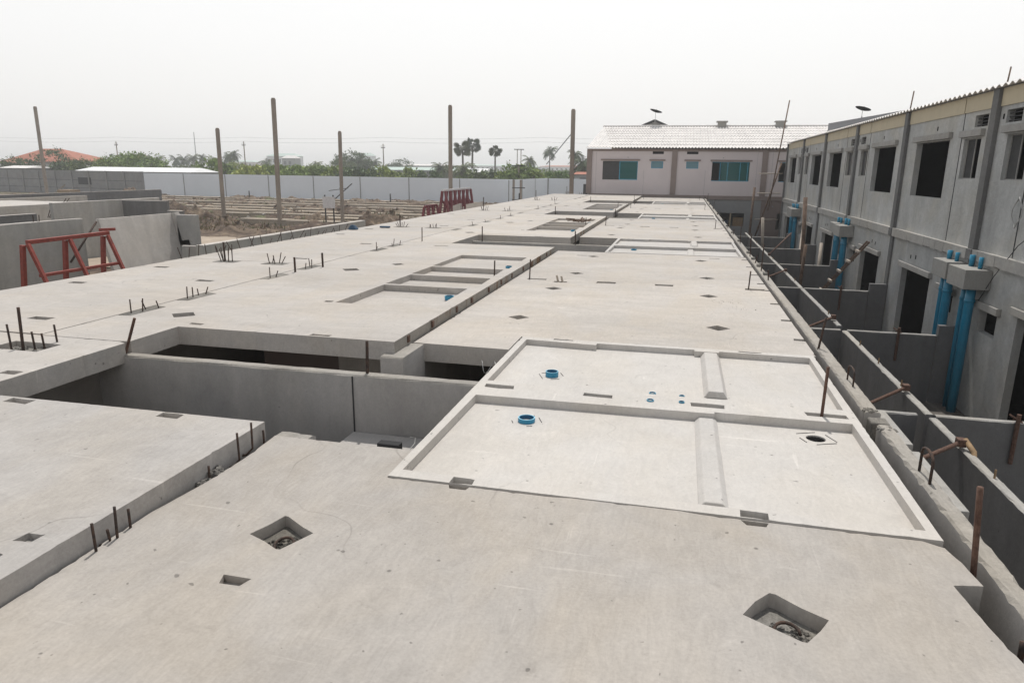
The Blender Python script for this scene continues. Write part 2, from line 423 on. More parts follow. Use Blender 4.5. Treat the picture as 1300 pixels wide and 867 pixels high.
for b, t in (((1.33, 2.58, -.16), (1.335, 2.60, -.02)), ((1.335, 2.46, -.16), (1.34, 2.47, -.035))): rebar(near, b, t, .011)
# bath-room panels: front tray and back tray
def bath_panel(y0, k, detail):
    yb = y0 + 3.40 if k == 0 else y0 + 3.15
    sc = (yb - y0) / 3.40; Y = lambda v: y0 + (v - 3.28) * sc
    x0, x1 = -1.475, 1.285
    o = rough(rect(x0, x1, y0, yb), .003, .05 if detail else .5, .006 if detail else 0, 11 + k)
    z = .004
    sub_f = []; sub_b = []
    if detail:
        sub_f = [hole([(.97 + .062 * math.cos(a), Y(4.655) + .062 * math.sin(a)) for a in [2 * math.pi * i / 20 for i in range(20)]], .1, True)]
    front = hole([(-1.425, Y(3.375)), (1.235, Y(3.365)), (1.225, Y(4.835)), (.325, Y(4.835)), (.325, Y(4.80)), (-1.405, Y(4.765))], .062, subs=sub_f)
    back = hole([(-1.42, Y(5.14)), (1.225, Y(5.12)), (1.235, Y(6.59)), (.44, Y(6.60)), (.44, Y(6.56)), (.215, Y(6.56)), (.215, Y(6.61)), (-.71, Y(6.60)), (-.71, Y(6.53)), (-1.41, Y(6.575))], .055, subs=sub_b)
    hs = [front, back]
    if detail:
        hs += [slot(-1.40, -1.17, 4.965, 5.045, .04, 1), slot(-.62, -.40, 4.955, 5.025, .045, 2), slot(.17, .40, 4.925, 5.01, .045, 3), slot(.95, 1.22, 4.935, 5.005, .05, 4),
               slot(-1.12, -.99, 3.283, 3.352, .05, 5), slot(.385, .515, 3.283, 3.352, .05, 6),
               slot(-1.15, -.95, 6.63, 6.665, .03, 7), slot(.62, .82, 6.63, 6.665, .03, 8)]
    p = slab_obj('bathroom_slab', o, z, .2, hs, ['panel', 'rough'], 'pale bathroom slab with two sunken trays, ' + (NTH[k]), 'bathroom slab', 'pale bathroom slabs on the right side of the deck')
    if detail: child(p, MB().tube([(.97, Y(4.655), -.19), (.97, Y(4.655), -.068)], .0605, 20), 'drain_pipe_or_dark_plug', 'black')  # capped black plug; the dark of the drain hole put in as colour
    # low curb that splits each tray
    def curb(xa, xb, ya, yb2, zb, zt):
        m = MB(); e = .035
        m.hexa([(xa - e, ya, zb), (xb + e, ya, zb), (xb + e, yb2, zb), (xa - e, yb2, zb), (xa, ya + .01, zt), (xb, ya + .01, zt), (xb, yb2, zt), (xa, yb2, zt)])
        return bev(child(p, m, 'curb', 'panel'), .006)
    curb(.225, .315, Y(3.46), Y(4.832), -.0585, -.028)
    curb(.305, .415, Y(5.32), Y(6.555), -.051, .001)
    sleeve(p, -.95, Y(4.47), -.058, .06, .03)
    if k == 0: sleeve(p, -.97, Y(5.57), -.051, .055, .045)
    if detail:
        for (cx, cy, r, zz) in ((-.12, 5.31, .027, -.051), (-.125, 4.965, .027, .004), (.105, 5.30, .021, -.051), (.10, 4.985, .021, .004)): sleeve(p, cx, cy, zz, r, .010)
        for (cx, cy, r) in ((-.95, 4.47, .1), (-.97, 5.57, .095), (.97, 4.655, .1)):   # form marks round the sleeves
            m = MB(); zz = (-.058 if cy < 5 else -.051) + .0015
            rnd = random.Random(int(cy * 10))
            for a in range(4):
                an = a * math.pi / 2 + .4; c, s = math.cos(an), math.sin(an)
                q = [(r, -r * rnd.uniform(.1, .9)), (r, r * rnd.uniform(.2, .9))]
                pts = [(cx + c * u - s * v, cy + s * u + c * v) for u, v in q]
                m.bar((*pts[0], zz), (*pts[1], zz), .004, .003)
            child(p, m, 'form_mark', 'darkgrey')
        rebar(p, (1.055, 4.97, -.04), (1.058, 4.97, .355), .011, name='steel_rod', mat='pipe_rust')
        None; None; None; None
        None; None
    return p
Y0 = [3.28, 14.45, 25.15, 36.8]
for k in range(4): bath_panel(Y0[k], k, k == 0)
# the two plain slabs between the bathroom slabs
NOT = [7.28, 8.25, 9.3, 10.36, 11.0, 11.95, 12.95, 14.0, 18.6, 19.8, 20.9, 22.0, 23.2, 24.3, 30, 31.2, 32.4, 33.6, 34.8, 36]
def seam_slots(y):
    return []
for k in range(4):
    a = Y0[k] + (3.415 if k == 0 else 3.165); c = Y0[k] + 7.27; e = (Y0[k + 1] - .012) if k < 3 else 46.3
    if k == 3: c = 43.2
    st = .05 if k == 0 else .5
    left = -2.45
    yb = Y0[k] + 2.86
    ol = edge_notches([(-2.45, a), (XR1, a), (XR1, c - .01), (-2.45, c - .01)] if k else [(-2.45, 6.16), (-1.49, 6.15), (-1.49, a), (XR1, a), (XR1, c - .01), (-2.45, c - .01)], NOT)
    hs = [diamond(-1.73, a + .92, .125, .08, seed=k), diamond(.48, a + .98, .135, .08, seed=k + 10), diamond(-1.70, c - .85, .13, .08, seed=k + 20), diamond(.45, c - .85, .13, .08, seed=k + 30)]
    hs += [slot(-2.25, -1.95, c - .12, c - .02, .14), slot(-1.80, -1.60, c - .28, c - .18, .12), slot(-1.17, -.88, c - .17, c - .02, .15), slot(-.30, -.03, c - .17, c - .02, .15), slot(.98, 1.25, c - .16, c - .03, .14)]
    s = slab_obj('floor_slab', rough(ol, .004, st, .015, 40 + k), -.001, .18, hs, ['deck', 'rough'], 'pale smooth floor slab just beyond the bathroom slab ' + NTH[k], 'concrete slab', SG)
    for hx, hy in ((-1.73, a + .92), (.48, a + .98), (-1.70, c - .85), (.45, c - .85)):
        if k < 2: anchor(s, hx, hy - .02, -.08, .035); rubble(s, hx, hy, -.08, 22, .07, int(hy * 7))
    rebar(s, (-2.22, c - .06, -.05), (-2.21, c - .06, .30), .010); rebar(s, (1.03, c - .07, -.05), (1.04, c - .07, .26), .010)
    if k == 0:
        rebar(s, (-1.73, 10.31, -.03), (-1.76, 10.3, .10), .016, mat='bamboo'); rebar(s, (-1.66, 10.30, -.03), (-1.69, 10.3, .09), .016, mat='bamboo')
        None; rubble(s, .6, 9.3, -.001, 14, .25, 22, s0=.003, s1=.008); rubble(s, .8, 8.9, -.001, 12, .2, 23, s0=.003, s1=.008)
    ol = edge_notches([(-2.45, c), (XR1, c), (XR1, e), (-2.45, e)], NOT)
    if e - c > 1:
        hs = [diamond(-1.60, c + .75, .125, .08, seed=k + 40), diamond(.48, c + .85, .13, .08, seed=k + 50)]
        if e - c > 2.8: hs += [diamond(-1.62, e - .75, .125, .08, seed=k + 60), diamond(.44, e - .8, .13, .08, seed=k + 70), slot(-1.95, -1.75, e - .70, e - .64), slot(.6, .8, e - .4, e - .34)]
        s = slab_obj('floor_slab', rough(ol, .004, st, .012, 60 + k), -.003, .18, hs, ['deck', 'rough'], 'pale floor slab with anchor pockets, right of the joint, before the ' + (['second bathroom slab', 'third bathroom slab', 'farthest bathroom slab', 'pinkish house'][k]), 'concrete slab', SG)
        if k < 2:
            for hx, hy in ((-1.60, c + .75), (.48, c + .85)): rubble(s, hx, hy, -.08, 18, .07, int(hy * 7))

# ================================================================== MIDDLE COLUMN (raised 0.1)
ZM = .10
XM0, XM1 = -5.745, -2.475
def right_face(a, b): return 2 if (abs(a[0] - XM1) < .03 and abs(b[0] - XM1) < .03) else 0
# front-left slab beside the foreground slab
o = rough([(-7.0, -1.2), (-2.445, -1.2), (-2.445, 3.62), (-4.75, 3.60), (-7.0, 3.60)], .004, .035, .008, 80)
o2 = slab_obj('floor_slab', o, ZM, .18, [slot(-2.66, -2.57, 2.09, 2.16, .03, mi=0), slot(-2.70, -2.60, 1.93, 1.99, .05), slot(-3.17, -3.0, 3.52, 3.60, .04, mi=0), slot(-4.35, -4.15, 3.50, 3.58, .04, mi=0)],
    ['left', 'rough'], 'raised grey floor slab at the lower left, with bent rods along its side', 'concrete slab', SG)
for b, t, hk in (((-2.40, 2.24, -.10), (-2.40, 2.235, .136), 1), ((-2.40, 2.355, -.09), (-2.395, 2.36, .154), 0), ((-2.41, 2.33, -.02), (-2.41, 2.32, .06), 1), ((-2.41, 2.45, -.1), (-2.41, 2.45, .096), 0), ((-2.40, 3.28, -.05), (-2.395, 3.27, .162), 1), ((-2.40, 3.41, -.03), (-2.395, 3.41, .174), 1), ((-2.42, 3.56, -.05), (-2.42, 3.56, .068), 0), ((-2.415, 3.03, -.08), (-2.415, 3.03, .06), 0)):
    rebar(o2, b, t, .0065, hook=hk)
rubble(o2, -2.43, 3.0, -.02, 40, .05, 31, s0=.005, s1=.02); rubble(o2, -2.43, 3.1, .0, 40, .05, 32, s0=.005, s1=.02)
# slab left of the stair pit
o = rough([(-7.6, 3.615), (-4.765, 3.615), (-4.765, 5.05), (-4.86, 5.09), (-7.6, 5.10)], .004, .04, .01, 81)
o3 = slab_obj('floor_slab', o, ZM, .18, [slot(-4.97, -4.83, 4.02, 4.10, .04, mi=0), hole(rect(-5.75, -5.25, 4.60, 4.86), .05, mi=1)], ['left', 'rough'], 'small raised floor slab left of the long stair pit, rods standing on its far corner', 'concrete slab', SG)
rebar(o3, (-5.50, 4.70, .04), (-5.48, 4.70, .452), .013, name='steel_rod')
for i, (x, y, h) in enumerate(((-5.72, 4.66, .19), (-5.60, 4.68, .20), (-5.46, 4.78, .12), (-5.40, 4.82, .10), (-5.36, 4.92, .16), (-5.66, 4.62, .08))): rebar(o3, (x, y, .04), (x - .01, y, ZM + h), .009)
rubble(o3, -5.5, 4.74, .055, 40, .16, 33, s1=.03)
# main slabs with the ladder-like stair recess
MP = [0, 10.75, 21.1, 31.7]
MY1 = [14.16, 24.55, 34.5, 46.3]
for k in range(4):
    dy = MP[k]
    y0 = 5.755 + dy; y1 = MY1[k]
    if k == 1: y0 = 16.28
    hs = []
    def cell(xa, xb, ya, yb, d): return hole([(xa, ya), (xb, ya), (xb - .03, yb), (xa + .02, yb)], d)
    rc = y0 + 1.60
    if k < 3:
        hs += [cell(-3.90, -2.66, rc, rc + 1.38, .085), cell(-3.90, -2.60, rc + 1.46, rc + 2.34, .085), cell(-3.90, -2.64, rc + 2.42, rc + 3.28, .08), cell(-3.90, -2.62, rc + 3.36, rc + 4.9, .06)]
    hs += [diamond(-4.95, y0 + 4.15, .16, .06, seed=90 + k), diamond(-4.5, y0 + 4.95, .12, .06, seed=95 + k), diamond(-5.10, y0 + .50, .15, .05, seed=99 + k), slot(-4.9, -4.6, y1 - .6, y1 - .52),
           slot(-3.35, -3.15, y0 + .03, y0 + .08, .04, mi=0), slot(-4.75, -4.6, y0 + .12, y0 + .18, .04, mi=0), slot(-4.05, -3.95, y0 + 1.6, y0 + 1.68, .03)]
    ol = [(XM0, y0 - .65 if k == 0 else y0), (-4.87, y0 - .65 if k == 0 else y0), (-4.77, y0 - .63 if k == 0 else y0), (-4.77, y0), (XM1, y0), (XM1, y1), (XM0, y1)] if k == 0 else [(XM0, MY1[k - 1] + .012), (-4.72, MY1[k - 1] + .012), (-4.72, y0), (XM1, y0), (XM1, y1), (XM0, y1)]
    lab = ['with a ladder-shaped stair recess, behind the nearest stair pit', 'with a ladder-shaped recess behind the second stair pit', 'with a ladder-shaped recess behind the third stair pit', 'at the far end of the middle strip'][k]
    s = slab_obj('floor_slab', rough(ol, .004, .06 if k == 0 else .5, .010, 100 + k), ZM, .18, hs, ['deck', 'rough', 'rustface'], 'raised pale floor slab ' + lab, 'concrete slab', SG, right_face)
    if k < 3: sleeve(s, -2.80, rc + .95, ZM - .065, .06, .04); sleeve(s, -2.74, rc + 3.9, ZM - .065, .055, .04)
    if k == 0:
        # step the slab edge with small iron ties along the joint
        for j in range(11):
            yy = 6.1 + j * .72 + random.uniform(-.1, .1)
            child(s, MB().box(XM1 - .002, XM1 + .012, yy, yy + .05, .02, .085), 'embedded_iron', 'pipe_rust')
    for (x, y, h) in ((-2.67, 10.05, .215), (-5.45, 15.25 - .9, .30)) if k == 0 else ((-2.68, y0 + 4.2, .2),):
        rebar(s, (x, y, ZM - .03), (x + .005, y, ZM + h), .011)
    rnd = random.Random(k + 5)
    for j in range(6 if k < 2 else 4):     # reinforcement clusters in the joint with the left slabs
        yy = [6.15, 7.05, 8.75, 9.75, 12.4, 13.2][j] + dy if k == 0 else y0 + 1 + j * 1.5
        for q in range(rnd.choice((2, 3, 4)) if k == 0 else rnd.choice((0, 1))):
            xx = -5.70 + rnd.uniform(0, .12); y2 = yy + q * .11
            rebar(s, (xx, y2, ZM - .01), (xx + rnd.uniform(-.03, .03), y2 + rnd.uniform(-.03, .03), ZM + rnd.uniform(.06, .17)), .007)
        child(s, MB().hexa([(-5.74, yy - .12, ZM - .01), (-5.58, yy - .1, ZM - .01), (-5.56, yy + .42, ZM - .01), (-5.74, yy + .45, ZM - .01), (-5.73, yy - .11, ZM + .004), (-5.60, yy - .09, ZM + .004), (-5.58, yy + .41, ZM + .004), (-5.73, yy + .44, ZM + .004)]), 'rough_patch', 'rough')
    if k == 0:
        for (x, y) in ((-5.50, 10.03), (-5.62, 9.4)):
            rebar(s, (x, y, ZM - .01), (x, y, ZM + .225), .016)
        m = MB()
        for q in range(5): m.hexa([(-3.0 + rnd.uniform(-.02, .02) + .1 * (q % 2), 12.9 + q * .05, .03)] * 0 + [(a, b, c) for c in (.035, .05) for a, b in ((-2.9 + q * .05, 11.0), (-2.86 + q * .05, 11.0), (-2.86 + q * .05, 11.06), (-2.9 + q * .05, 11.06))])
        child(s, m, 'timber_scrap', 'wood')
    if k == 1:
        m = MB()
        for q in range(12):
            x = rnd.uniform(-3.3, -2.9); y = rnd.uniform(21.6, 22.3)
            m.bar((x, y, ZM - .04 + rnd.uniform(0, .08)), (x + rnd.uniform(-.35, .35), y + rnd.uniform(-.3, .3), ZM - .04 + rnd.uniform(0, .12)), .035, .035)
        child(s, m, 'timber_scrap', 'pole')

# ================================================================== LEFT COLUMN
LB = [(-1.2, 5.12), (5.135, 10.3), (10.315, 17.9), (17.915, 26.2), (26.215, 36.2), (36.215, 46.3)]
LN = ['beside the foreground, reaching the left frame edge', 'left of the nearest stair recess', 'with a tall cluster of splayed rods on it', 'with a blue cloth at its edge', 'beyond the red steel racks', 'at the far left corner of the deck']
for k, (a, b) in enumerate(LB):
    x0, x1 = (-8.25, -5.762) if k else (-10.8, -7.61)
    if k == 0: a, b, x0 = -1.2, 5.1, -8.25
    hs = []
    if k: hs = [slot(-6.50, -6.24, a + .5, a + .62, .05), slot(-6.50, -6.24, a + 3.1, a + 3.22, .05), slot(-7.98, -7.74, b - 2.7, b - 2.58, .05), slot(-7.98, -7.74, b - 1.1, b - .98, .05)]
    s = slab_obj('floor_slab', rough(rect(x0, x1, a, b), .004, .2 if k < 3 else .6, .012, 130 + k), ZM, .18, hs, ['deck', 'rough'], 'raised floor slab on the left strip ' + LN[k], 'concrete slab', SG)
    rnd = random.Random(k + 50)
    if k:
        for j in range(2):       # open stirrup clusters at the corners
            cx, cy = ((-6.42, b - .15) if j else (-7.32, b - .15))
            n = 7 if k == 1 and j == 0 else 5
            for q in range(n):
                aa = q / n * 6.28; rr = .10; hh = .26 if (k == 1 and j == 0) else .16
                rebar(s, (cx + rr * math.cos(aa), cy + rr * .6 * math.sin(aa), ZM - .02), (cx + rr * rnd.uniform(.7, 1.9) * math.cos(aa), cy + rr * math.sin(aa), ZM + hh * rnd.uniform(.5, 1.2)), .0075)
            if j == 0: rebar(s, (cx - .04, cy, ZM - .02), (cx - .045, cy, ZM + (.32 if k < 3 else .5)), .016)
            child(s, MB().hexa([(cx - .22, cy - .12, ZM - .01), (cx + .2, cy - .14, ZM - .01), (cx + .22, cy + .1, ZM - .01), (cx - .18, cy + .12, ZM - .01), (cx - .2, cy - .11, ZM + .004), (cx + .19, cy - .12, ZM + .004), (cx + .2, cy + .09, ZM + .004), (cx - .17, cy + .11, ZM + .004)]), 'rough_patch', 'rough')

# ================================================================== WALLS UNDER THE DECK
WG = 'precast wall panels carrying the deck'
def wallbox(x0, x1, y0, y1, z0, z1, label, name='precast_wall', mat='wall', cat='concrete wall', group=WG, topmat=None, b=.008):
    m = MB(); m.box(x0, x1, y0, y1, z0, z1); m.mi[1] = 1
    o = m.build(name, [mat, topmat or mat]); rebase(o); bev(o, b); return tag(o, label, cat, group)
def rwall(x0, x1, y0, y1, z0, z1, label, mat='wall', topmat='walltop', amp=.012, axis='y', seed=0, name='precast_wall', cat='concrete wall', group=WG, step=.12, wav=.0):
    """wall with a broken top arris: profile extruded along axis"""
    rnd = random.Random(seed); L = (y1 - y0) if axis == 'y' else (x1 - x0); n = max(2, int(L / step)); mb = MB(); rows = []
    for i in range(n + 1):
        t = i / n; e = [rnd.random() ** 3 * amp for _ in range(4)]
        if axis == 'y':
            y = y0 + L * t
            rows.append([(x0, y, z0), (x1, y, z0), (x1, y, z1 - .012 - e[0]), (x1 - .010 - e[1], y, z1 - e[0] * .2), (x0 + .010 + e[2], y, z1 - e[3] * .2), (x0, y, z1 - .012 - e[3])])
        else:
            x = x0 + L * t
            rows.append([(x, y1, z0), (x, y0, z0), (x, y0, z1 - .012 - e[0]), (x, y0 + .010 + e[1], z1 - e[0] * .2), (x, y1 - .010 - e[2], z1 - e[3] * .2), (x, y1, z1 - .012 - e[3])])
    for i in range(n):
        for k in range(6):
            a, b = rows[i], rows[i + 1]; k2 = (k + 1) % 6
            mb.add([a[k], b[k], b[k2], a[k2]], [(0, 1, 2, 3)], 1 if k in (2, 3, 4) else 0)
    mb.add(rows[0], [tuple(range(6))]); mb.add(rows[-1], [tuple(range(6))])
    me = mb.mesh('wall')
    bm = bmesh.new(); bm.from_mesh(me); bmesh.ops.remove_doubles(bm, verts=bm.verts, dist=1e-5); bmesh.ops.recalc_face_normals(bm, faces=bm.faces); bm.to_mesh(me); bm.free()
    o = link(name, me, [mat, topmat]); rebase(o); return tag(o, label, cat, group)
# long wall in the nearest pit
pw = rwall(-5.06, -1.485, 5.02, 5.13, G, -.005, 'long grey wall panel crossing the nearest stair pit, two rods on top', axis='x', seed=3)
rebar(pw, (-4.80, 5.075, -.02), (-4.65, 5.075, .33), .013, bend=.0, name='steel_rod', mat='pipe_rust'); rebar(pw, (-2.445, 5.09, -.25), (-2.43, 5.09, .27), .013, name='steel_rod')
None; None; None
child(pw, MB().box(-2.545, -2.535, 5.012, 5.021, -1.2, -.02), 'joint_line', 'darkgrey')
for k in range(1, 4):
    yy = [0, 15.75, 25.6, 35.9][k]
    w = rwall(-4.95, -1.45, yy, yy + .12, G, -.005, 'long grey wall panel crossing the %s stair pit' % ['', 'second', 'third', 'farthest'][k], axis='x', seed=k + 3, step=.4)
    rebar(w, (-2.29, yy + .06, -.03), (-2.30, yy + .06, .30), .013, name='steel_rod'); rebar(w, (-4.5, yy + .06, -.03), (-4.5, yy + .06, .34), .013, name='steel_rod')
# stub walls at the joint
rwall(-2.56, -2.34, 5.62, 6.17, G, -.008, 'wall end standing between the two slabs behind the nearest pit', seed=21, axis='x', step=.08)
rwall(-2.435, -2.20, 3.67, 3.80, G, -.02, 'short broken wall end beside the corner of the foreground slab', seed=22, axis='x', step=.05, amp=.04)
wallbox(-2.52, -2.40, -2, 3.55, G, -.19, 'wall panel hidden under the joint beside the foreground slab')
wallbox(-2.52, -2.40, 6.3, 46.2, G, -.19, 'wall panel running under the rusty middle joint')
wallbox(-5.82, -5.70, -1, 46.2, G, -.09, 'wall panel running under the left joint of the deck')
wallbox(-8.22, -8.10, -1, 46.2, G, -.09, 'outer wall panel under the left edge of the deck')
wallbox(-4.6, -3.65, 6.9, 7.0, -2.2, -.16, 'brownish inner wall seen through the slit of the nearest pit', mat='pinkwall2')
wallbox(-3.55, -2.60, 6.7, 6.82, G, -.13, 'pale inner wall seen through the slit of the nearest pit')
for i, yy in enumerate((-1.9, 1.0, 9.2, 13.9, 19.5, 30.2, 41.5, 46.15)):
    wallbox(-8.05, 1.28, yy, yy + .1, G, -.19, 'cross wall %s the deck slabs' % ('number %d under' % (i + 1)) if False else ['cross wall under the photographer', 'cross wall under the foreground slab', 'cross wall under the slab behind the nearest bathroom slab', 'cross wall just before the second stair pit', 'cross wall behind the second stair pit', 'cross wall behind the third stair pit', 'cross wall under the far slabs', 'end wall closing the deck next to the pinkish house'][i])
# stair landing in the pit
ld = wallbox(-2.55, -1.32, 3.9, 5.015, -.62, -.50, 'lit stair landing slab down in the nearest pit', name='stair_landing', mat='left', cat='landing', group=None)
m = MB(); m.box(-2.16, -1.98, 4.62, 4.70, -.50, -.41); o = m.build('timber_block', 'darkgrey', base=True); bev(o, .006); tag(o, 'dark timber block lying on the stair landing in the nearest pit', 'timber block')
def wireloop(name, pts, label, r=.004, mat='wire'):
    o = MB().tube(pts, r, 6).build(name, mat, smooth=True); rebase(o); return tag(o, label, 'wire')
wireloop('wire_loop', [(-1.95 + .16 * t + .05 * math.sin(7 * t), 4.60 + .18 * math.cos(5 * t), -.44 + .05 * math.sin(4 * t + 1)) for t in [i / 8 for i in range(30)]], 'loose pale wire loops lying on the stair landing')
wireloop('wire_loop', [(-1.75 + .10 * t, 6.05 + .05 * math.cos(5 * t), -.16 + .05 * math.sin(5 * t + 1)) for t in [i / 8 for i in range(26)]], 'pale wire loop hanging from the slab edge behind the nearest pit')

# right-hand facade wall of the deck: nearer stretch and farther stretch
fw1 = rwall(1.405, 1.50, -.5, 4.93, G, -.015, 'rough-topped wall edge along the right side of the foreground slab', seed=31, amp=.02, step=.045, group='facade walls along the right edge of the deck')
fw2 = rwall(1.375, 1.485, 5.16, 10.52, G, -.005, 'rough-topped wall edge beside the pale slab behind the bathroom slab', seed=32, amp=.016, step=.05, group='facade walls along the right edge of the deck')
rebar(fw1, (1.36, 3.10, -.15), (1.315, 3.10, .363), .013, name='steel_rod', mat='pipe_rust')
hoop(fw1, (1.44, 3.98, -.05), (1.44, 4.16, -.05), .20, .008)
hoop(fw2, (1.43, 5.78, -.03), (1.43, 5.98, -.03), .16, .007)
rebar(fw2, (1.38, 7.04, -.1), (1.425, 7.04, .303), .011, name='steel_rod')
rubble(fw1, 1.45, 4.87, -.03, 60, .05, 41, s0=.008, s1=.026); None; rubble(fw2, 1.42, 5.2, -.01, 40, .045, 42, s0=.006, s1=.02); None
cb = MB().box(1.38, 1.50, 4.97, 5.10, -.16, -.02).build('mortar_block', 'rough', base=True); bev(cb, .012); tag(cb, 'crumbling grey mortar block in the gap between the two rough wall tops', 'mortar')
FW = [(10.53, 16.3), (16.32, 27.6), (27.62, 46.2)]
for i, (a, b) in enumerate(FW):
    w = rwall(1.375, 1.485, a, b, G, -.005, 'rough-topped wall edge on the right of the deck, %s' % ['middle stretch', 'stretch beside the third bathroom slab', 'last stretch before the pinkish house'][i], seed=33 + i, amp=.018, group='facade walls along the right edge of the deck', step=.3)
    for j in range(4 if i < 2 else 5):
        y = a + 1 + j * (b - a - 1.5) / 4
        rebar(w, (1.42, y, -.02), (1.43 + random.uniform(-.03, .03), y, .15 + .3 * ((j + i) % 2)), .011, name='steel_rod')
        child(w, MB().box(1.40, 1.46, y + .5, y + .62, -.01, .035), 'mortar_lump', 'rough')
# window canopies on the yard side
for i, (x1, ya, yb, l) in enumerate(((1.97, 4.72, 5.75, 'nearer thin concrete canopy over the yard, beside the foreground bathroom slab'), (1.97, 5.90, 6.75, 'second thin concrete canopy over the yard, just behind the nearer one'), (1.90, 11.2, 12.2, 'thin concrete canopy over the yard beside the middle wall stretch'), (1.90, 16.6, 17.6, 'small concrete canopy over the yard beside the second bathroom slab'))):
    m = MB(); m.box(1.505, x1, ya, yb, -.56, -.49); o = m.build('canopy', 'ledge', base=True); bev(o, .006); tag(o, l, 'concrete canopy', 'thin canopies on the yard side of the deck')

# ================================================================== YARDS
YG = 'yard dividing walls'
ZF = -1.70
for i, (a, b) in enumerate(((2.2, 10.42), (10.56, 16.12), (16.62, 21.9), (21.95, 27.6), (27.65, 33.4), (33.45, 41.8))):
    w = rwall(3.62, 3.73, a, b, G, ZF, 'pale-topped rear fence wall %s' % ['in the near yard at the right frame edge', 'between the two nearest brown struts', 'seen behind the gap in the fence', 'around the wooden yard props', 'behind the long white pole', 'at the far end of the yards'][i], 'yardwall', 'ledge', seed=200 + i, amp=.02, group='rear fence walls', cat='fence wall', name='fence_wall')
    n = 3 if i < 2 else 1
    for j in range(n):
        y = a + (b - a) * (.25 + .25 * j)
        child(w, MB().tube([(3.67, y, ZF - .02), (3.68, y + .02, ZF + .10)], .012, 6), 'lifting_eye', 'wood')
for i, y in enumerate((4.75, 10.5, 16.15, 21.95, 27.65, 33.4, 39.2)):
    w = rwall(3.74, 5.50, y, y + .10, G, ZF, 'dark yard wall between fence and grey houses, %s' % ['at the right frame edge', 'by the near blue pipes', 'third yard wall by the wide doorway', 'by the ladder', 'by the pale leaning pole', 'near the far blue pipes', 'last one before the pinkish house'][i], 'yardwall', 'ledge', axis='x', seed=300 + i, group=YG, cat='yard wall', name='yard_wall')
    if i < 4:
        m = MB().tube([(4.75, y - .03, ZF - .6), (4.75, y - .03, ZF + .13)], .03, 8); m.tube([(4.70, y + .0, ZF + .04), (4.82, y + .1, ZF + .05)], .014, 6); m.tube([(4.66, y + .05, ZF + .10), (4.80, y - .05, ZF + .02)], .014, 6)
        child(w, m, 'steel_clamp', 'pipe_rust')
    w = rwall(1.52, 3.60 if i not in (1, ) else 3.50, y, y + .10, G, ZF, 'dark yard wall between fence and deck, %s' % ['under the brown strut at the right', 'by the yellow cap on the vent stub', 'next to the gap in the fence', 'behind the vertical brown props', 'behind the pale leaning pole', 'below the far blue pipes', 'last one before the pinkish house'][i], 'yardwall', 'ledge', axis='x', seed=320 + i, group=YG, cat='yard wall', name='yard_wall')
    # stub wing of the house
    wallbox(5.52, 5.98, y - .02, y + .12, G, -1.48 if i else -1.5, 'short wing wall fixed to the grey houses, %s' % ['at the right frame edge', 'under the near pipe boxes', 'left of the wide doorway', 'beside the ladder foot', 'by the middle blue pipes', 'between the far doors', 'last before the pinkish house'][i], name='wing_wall', mat='yardwall', cat='wing wall', group='wing walls of the grey houses')
def strut(a, b, label, r=.028):
    o = MB().tube([a, b], r, 10).build('steel_strut', 'pipe_rust', smooth=True); rebase(o)
    c = MB(); c.box(a[0] - .05, a[0] + .05, a[1] - .06, a[1] + .06, a[2] - .05, a[2] + .05); bev(child(o, c, 'clamp', 'pipe_rust'), .01)
    return tag(o, label, 'steel strut', 'rusty steel struts propping the fence wall')
strut((3.64, 11.61, -1.62), (1.55, 9.95, -2.15), 'rusty strut tied to the fence wall near the blue watermark-free gap'.replace('blue watermark-free gap', 'mortar block'))
strut((3.62, 9.26, -1.62), (1.55, 7.75, -2.05), 'nearest rusty strut with a short bent bamboo piece at its clamp')
strut((3.64, 17.2, -1.62), (1.55, 15.2, -2.1), 'rusty strut at the end of the fence wall before the gap')
strut((3.64, 25.3, -1.62), (1.55, 22.2, -2.0), 'far rusty strut beside the vertical brown props')
strut((3.64, 30.1, -1.62), (4.9, 33.5, -1.0), 'farthest strut rising from the fence towards the grey houses')
o = MB().tube([(3.66, 9.26, -1.58), (3.72, 9.1, -1.68), (3.70, 8.98, -1.80), (3.66, 8.9, -1.90)], .035, 8).build('bamboo_piece', 'wood', smooth=True); rebase(o); tag(o, 'short bent tan bamboo piece hanging at the nearest strut clamp', 'bamboo')
vs = thing('vent_stub', 'grey vent stub with a flat yellow cap in the near yard', 'vent', loc=(2.6, 10.2, -2.0))
MB().tube([(0, 0, -.9), (0, 0, .14)], .07, 12).build('pipe', 'darkgrey', vs, True); MB().box(-.30, -.10, -.12, .08, .12, .15).build('cap', plain('yellow_plastic', (.5, .33, .06)), vs)

